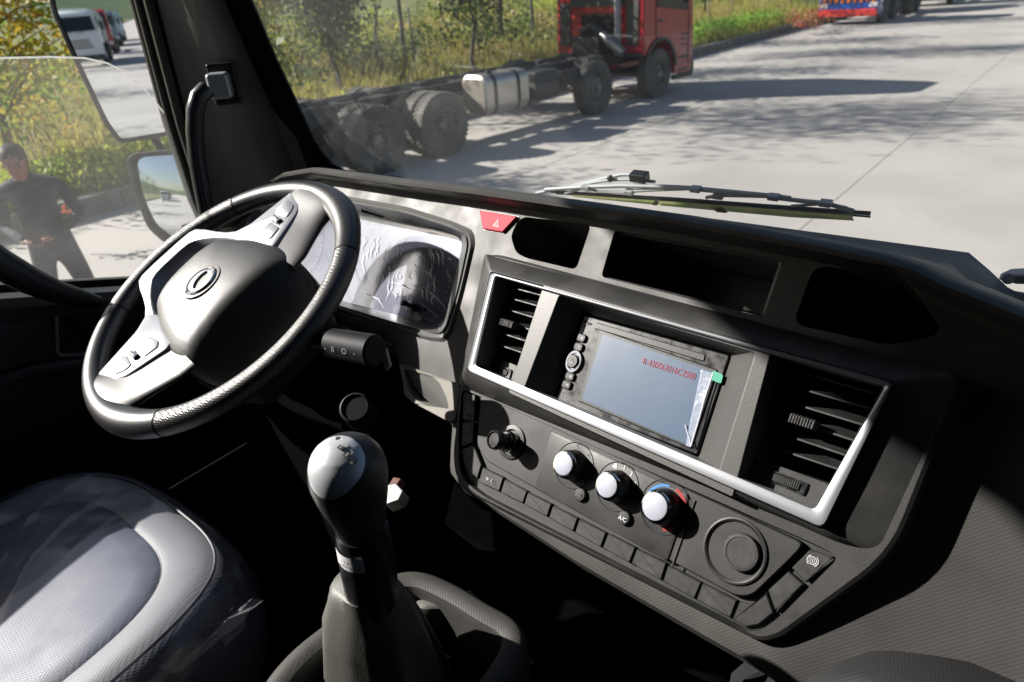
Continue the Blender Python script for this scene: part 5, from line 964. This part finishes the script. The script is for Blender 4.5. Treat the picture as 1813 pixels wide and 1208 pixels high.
    if tank:
        y0, y1 = tank if isinstance(tank, tuple) else (axles[1] - 1.9, axles[1] - .8); lpn = rnd([A(.58, 0, .48), A(1.2, 0, .48), A(1.2, 0, 1.16), A(.58, 0, 1.16)], .20, 8); g = MB()
        g.loft([[p + A(0, y0 - 0, 0) for p in inset(lpn, A(0, 1, 0), .05)], [p + A(0, y0 + .03, 0) for p in lpn], [p + A(0, y1 - .03, 0) for p in lpn], [p + A(0, y1, 0) for p in inset(lpn, A(0, 1, 0), .05)]]); tk = g.build('fuel_tank', ALU, t, angle=30)
        for f_ in (.22, .74):
            g = MB(); yy = y0 + (y1 - y0) * f_; o_ = inset(lpn, A(0, 1, 0), -.014); g.loft([[p + A(0, yy - .035, 0) for p in o_], [p + A(0, yy + .035, 0) for p in o_]]); g.build('tank_strap', CHAS, tk, bevel=.004)
        g = MB(); lathe(g, A(.95, y0 + .35, 1.15), A(0, 0, 1), A(1, 0, 0), [(.06, 0), (.06, .05), (.05, .06), (.001, .06)], 16); g.build('filler_cap', CHAS, tk)
        g = MB(); g.box(A(.78, y1 + .7, .78), (.5, .7, .5)); g.tube([A(.9, y1 + 1.3, .8), A(.9, y1 + 1.9, .8)], .16, 14); g.build('battery_box', CHAS, t, bevel=.02)
    for s_ in (-1, 1):
        g = MB(); g.box(A(s_ * .62, yR + .02, zf - .33), (.25, .06, .09)); g.build('tail_lamp', TAILR, t, bevel=.01)
    if load == 'tarp':
        g = MB(); y1_, y0_ = yB - .25, yR - .2; rows = []
        for yy, k_ in ((y0_, .96), (y0_ + .05, 1), (y1_ - .05, 1), (y1_, .96)): rows.append([A(x_ * k_, yy, z_) for x_, z_ in [(-1.2, 1.2), (1.2, 1.2), (1.22, 2.5), (1.05, 2.9), (.5, 3.1), (-.5, 3.1), (-1.05, 2.9), (-1.22, 2.5)]])
        g.loft(rows); g.build('cargo_body', mat('pale_green_tarp', (.45, .55, .50), .7), t, bevel=.03)
    if load == 'drum':
        g = MB(); lathe(g, A(0, yR + .1, 2.2), nrm(A(0, 1, -.12)), A(1, 0, 0), [(.4, 0), (.8, .5), (1.15, 1.4), (1.2, 2.4), (.9, 3.6), (.5, 4.2)], 32); dr = g.build('mixer_drum', mat('orange_drum', (.55, .16, .03), .45), t)
        g = MB(); lathe(g, A(0, yR + .1, 2.2), nrm(A(0, 1, -.12)), A(1, 0, 0), [(1.165, 1.5), (1.21, 2.0), (1.205, 2.3)], 32, caps=(False, False)); g.build('blue_band', mat('blue_band_paint', (.02, .10, .45), .4), dr)
    t.matrix_world = TM(x, y, yaw); return t
REDC = mat('red_cab_paint', (.40, .008, .018), .35, coat=.5, var=(4, (.30, .01, .018), .45, .7))
hd = math.atan2(.62, 7.9)
cfx = -8.02 - 1.08
truck('parked_truck', 'red eight wheel chassis cab truck with a two strapped aluminium fuel tank parked ahead', cfx + .02, 15.02, -hd, REDC, [0, -2.28, -6.50, -7.86], 9.6, cab_kw=dict(roof=3.25, half=1.24, twin=True), tank=(-5.5, -4.35), group='trucks parked along the road')
BLC = mat('blue_cab_paint', (.02, .09, .42), .3, coat=.8); ORC = mat('orange_cab_paint', (.62, .17, .02), .35, coat=.6); WHC = mat('white_cab_paint', (.72, .74, .75), .3, coat=.7); REDB = mat('red_bumper_paint', (.55, .04, .04), .35)
far = truck('parked_truck', 'blue and orange mixer truck with a red bumper standing far ahead by the hedge end', -9.3, 36.0, math.pi, BLC, [0, -1.9, -5.2, -6.5], 7.6, cab_kw=dict(roof=2.9, twin=True), trim=REDB, load='drum', group='trucks parked along the road')
g = MB(); 
for k_ in range(9): g.box(A(-1.0 + k_ * .25, 1.45, 1.0), (.12, .03, .22))
o = g.build('orange_stripes', ORC, far); o.location = (0, 0, 0)
truck('parked_truck', 'orange truck behind the blue mixer truck at the top edge', -8.6, 47.5, math.pi, ORC, [0, -4.5, -5.8], 6.8, cab_kw=dict(roof=2.9), group='trucks parked along the road')
truck('parked_truck', 'white truck with a pale tarp body seen in the tall mirror', -5.9, -47, 0, WHC, [0, -5.2], 6.6, cab_kw=dict(roof=3.0), load='tarp', group='trucks parked along the road')
truck('parked_truck', 'dark red truck behind the white one in the mirror', -5.9, -62, 0, mat('dark_red_cab_paint', (.35, .03, .03), .3, coat=.6), [0, -4.6, -5.9], 7.2, cab_kw=dict(roof=3.1), group='trucks parked along the road')
truck('parked_truck', 'grey blue truck third in the mirrored row', -5.9, -77, 0, mat('grey_blue_cab_paint', (.18, .24, .30), .3, coat=.6), [0, -4.6], 6, cab_kw=dict(roof=3.0), load='tarp', group='trucks parked along the road')
truck('parked_truck', 'pale blue truck last in the mirrored row', -5.9, -92, 0, mat('pale_blue_cab_paint', (.4, .55, .68), .3, coat=.6), [0, -4.6], 6, cab_kw=dict(roof=3.0), load='tarp', group='trucks parked along the road')

# ------------------------------------------------------------------ person by the road
SKIN = mat('skin', (.26, .10, .07), .55); NAVY = mat('dark_navy_work_clothes', (.018, .020, .036), .85, bump=('noise', 60, .5, .01), var=(6, (.05, .055, .085), .45, .7)); HAIR = mat('black_hair', (.012, .011, .010), .6); SHOE = mat('black_shoe_leather', (.015, .015, .015), .5)
pn = thing('person', 'person in dark navy work clothes looking down at their hands beside the road', 'person')
def skin_mesh(name, nodes, edges, m_, parent, sub=2):
    me = bpy.data.meshes.new(name); me.from_pydata([n[0] for n in nodes], edges, []); o = link(bpy.data.objects.new(name, me), parent); me.materials.append(m_)
    sk = o.modifiers.new('skin', 'SKIN'); sk.use_smooth_shade = True
    for i, n in enumerate(nodes): r_ = n[1]; me.skin_vertices[0].data[i].radius = (r_, r_) if not hasattr(r_, '__len__') else r_
    me.skin_vertices[0].data[0].use_root = True
    s_ = o.modifiers.new('sub', 'SUBSURF'); s_.levels = s_.render_levels = sub; return o
# local: facing -y, feet at z 0
N = [((0, 0, .95), (.155, .115)), ((0, .0, 1.10), (.15, .11)), ((0, -.01, 1.28), (.175, .12)), ((0, -.015, 1.40), (.15, .10)), ((0, -.03, 1.48), (.06, .06)), ((0, -.075, 1.53), (.055, .055)),
     ((-.09, 0, .90), .095), ((-.14, -.02, .50), .066), ((-.17, .03, .10), .048), ((.09, 0, .90), .095), ((.15, -.03, .50), .066), ((.20, .05, .10), .048),
     ((-.20, -.0, 1.40), .058), ((-.26, .02, 1.13), .046), ((-.10, -.24, 1.06), .034), ((.20, -.0, 1.40), .058), ((.26, .02, 1.13), .046), ((.07, -.25, 1.07), .034)]
Ed = [(0, 1), (1, 2), (2, 3), (3, 4), (4, 5), (0, 6), (6, 7), (7, 8), (0, 9), (9, 10), (10, 11), (3, 12), (12, 13), (13, 14), (3, 15), (15, 16), (16, 17)]
bd = skin_mesh('work_clothes', N, Ed, NAVY, pn)
hd_ = MB(); hc = A(0, -.115, 1.605); up_ = nrm(A(0, -.28, 1)); fw = nrm(A(0, -1, -.45)); fw = nrm(fw - up_ * (fw @ up_)); rt_ = np.cross(fw, up_)
secs = [(-.115, .030, .034, .030), (-.10, .044, .050, .026), (-.075, .056, .068, .016), (-.045, .064, .082, .006), (-.01, .070, .092, .0), (.03, .074, .096, -.004), (.065, .072, .092, -.008), (.095, .060, .076, -.010), (.113, .038, .048, -.010), (.120, .012, .014, -.01)]
hd_.loft([[hc + up_ * z_ + rt_ * a * math.cos(t) + fw * (b * math.sin(t) + o_ + (.012 * math.exp(-((z_ + .015) / .03) ** 2) if abs(t - math.pi / 2) < .18 else 0)) for t in np.linspace(0, 2 * math.pi, 36, endpoint=False)] for z_, a, b, o_ in secs]); head = hd_.build('head', SKIN, pn, angle=80)
for s_ in (-1, 1):
    g = MB(); lathe(g, hc + rt_ * s_ * .072 - up_ * .005 - fw * .005, rt_ * s_, up_, [(.020, -.004), (.026, .004), (.020, .010), (.008, .006)], 14); g.build('ear', SKIN, head)
    g = MB(); lathe(g, hc + rt_ * s_ * .031 + up_ * .008 + fw * .084, fw, up_, [(.010, -.004), (.008, .003), (.001, .005)], 12); g.build('eye', DARKP, head)
    g = MB(); g.tube([hc + rt_ * s_ * .018 + up_ * .026 + fw * .090, hc + rt_ * s_ * .046 + up_ * .026 + fw * .080], .004, 6); g.build('eyebrow', HAIR, head)
g = MB(); g.tube([hc - rt_ * .024 - up_ * .060 + fw * .082, hc - up_ * .062 + fw * .090, hc + rt_ * .024 - up_ * .060 + fw * .082], .0045, 8); g.build('mouth', mat('lips', (.34, .10, .09), .5), head)
g = MB(); g.loft([[hc + up_ * (z_ + .006) + rt_ * (a + .010) * math.cos(t) + fw * ((b + .010) * math.sin(t) + o_ - .014) for t in np.linspace(0, 2 * math.pi, 36, endpoint=False)] for z_, a, b, o_ in secs[5:]] ); g.loft([[hc + up_ * z_ + rt_ * (a + .006) * math.cos(t) + fw * ((b + .008) * math.sin(t) + o_ - .004) for t in np.linspace(math.pi * 1.02, math.pi * 1.98, 20)] for z_, a, b, o_ in secs[2:8]], False, False, False); g.build('hair', HAIR, head, angle=80)
for s_ in (-1, 1):
    w0 = A(s_ * .10 if s_ < 0 else .07, -.24 if s_ < 0 else -.25, 1.06); fwd = nrm(A(-s_ * .55, -.8, .15)); sd_ = nrm(np.cross(fwd, A(0, 0, 1)))
    nodes = [((w0), .028), ((w0 + fwd * .05), (.036, .018))]; eds = [(0, 1)]
    palm = skin_mesh('hand', [(tuple(w0), .024), (tuple(w0 + fwd * .045), (.034, .016)), (tuple(w0 + fwd * .085), (.036, .014))], [(0, 1), (1, 2)], SKIN, bd, 1)
    for k_, l in enumerate((.060, .070, .066, .052)):
        b0 = w0 + fwd * .088 + sd_ * (.027 - .018 * k_); c1 = b0 + fwd * l * .5 - A(0, 0, .012); c2 = c1 + fwd * l * .25 - A(0, 0, .022 + .003 * k_); g = MB(); g.tube([b0 - fwd * .02, b0, c1, c2], [.0095, .009, .008, .0065], 10); g.build('finger', SKIN, palm)
    g = MB(); b0 = w0 + fwd * .03 + sd_ * (-s_) * .03; g.tube([b0, b0 + fwd * .03 - sd_ * s_ * .018 + A(0, 0, .01), b0 + fwd * .055 - sd_ * s_ * .012 + A(0, 0, .004)], [.012, .0105, .008], 10); g.build('thumb', SKIN, palm)
for s_, fx, fy in ((-1, -.17, .03), (1, .20, .05)):
    g = MB(); L3 = []
    for yy, a, h_ in ((.10, .035, .07), (.04, .045, .09), (-.05, .048, .075), (-.13, .045, .05), (-.18, .03, .035)): L3.append([A(fx + a * math.cos(t), fy + yy, max(0.012, h_ / 2 + h_ / 2 * math.sin(t))) for t in np.linspace(0, 2 * math.pi, 16, endpoint=False)])
    g.loft(L3); g.build('shoe', SHOE, pn)
ph = MB(); ph.box((-.012, -.345, 1.085), (.07, .14, .010), (1, 0, 0), nrm(A(0, -.9, .35)), nrm(A(0, .35, .9))); o = tag(ph.build('mobile_phone', PL_GL, None, bevel=.003), 'dark phone held in the hands of the person by the road', 'phone')
HD_ = at_z(22, 300, 1.56); PMx = Matrix.Translation((HD_[0], HD_[1] + .06, .01)) @ Matrix.Rotation(math.radians(62), 4, 'Z'); pn.matrix_world = PMx; o.matrix_world = PMx

# bevels want real weights on text etc.; give every part shared defaults
for o in bpy.data.objects:
    if o.type == 'MESH' and o.parent is None and 'label' not in o and 'kind' not in o: print('UNTAGGED', o.name)
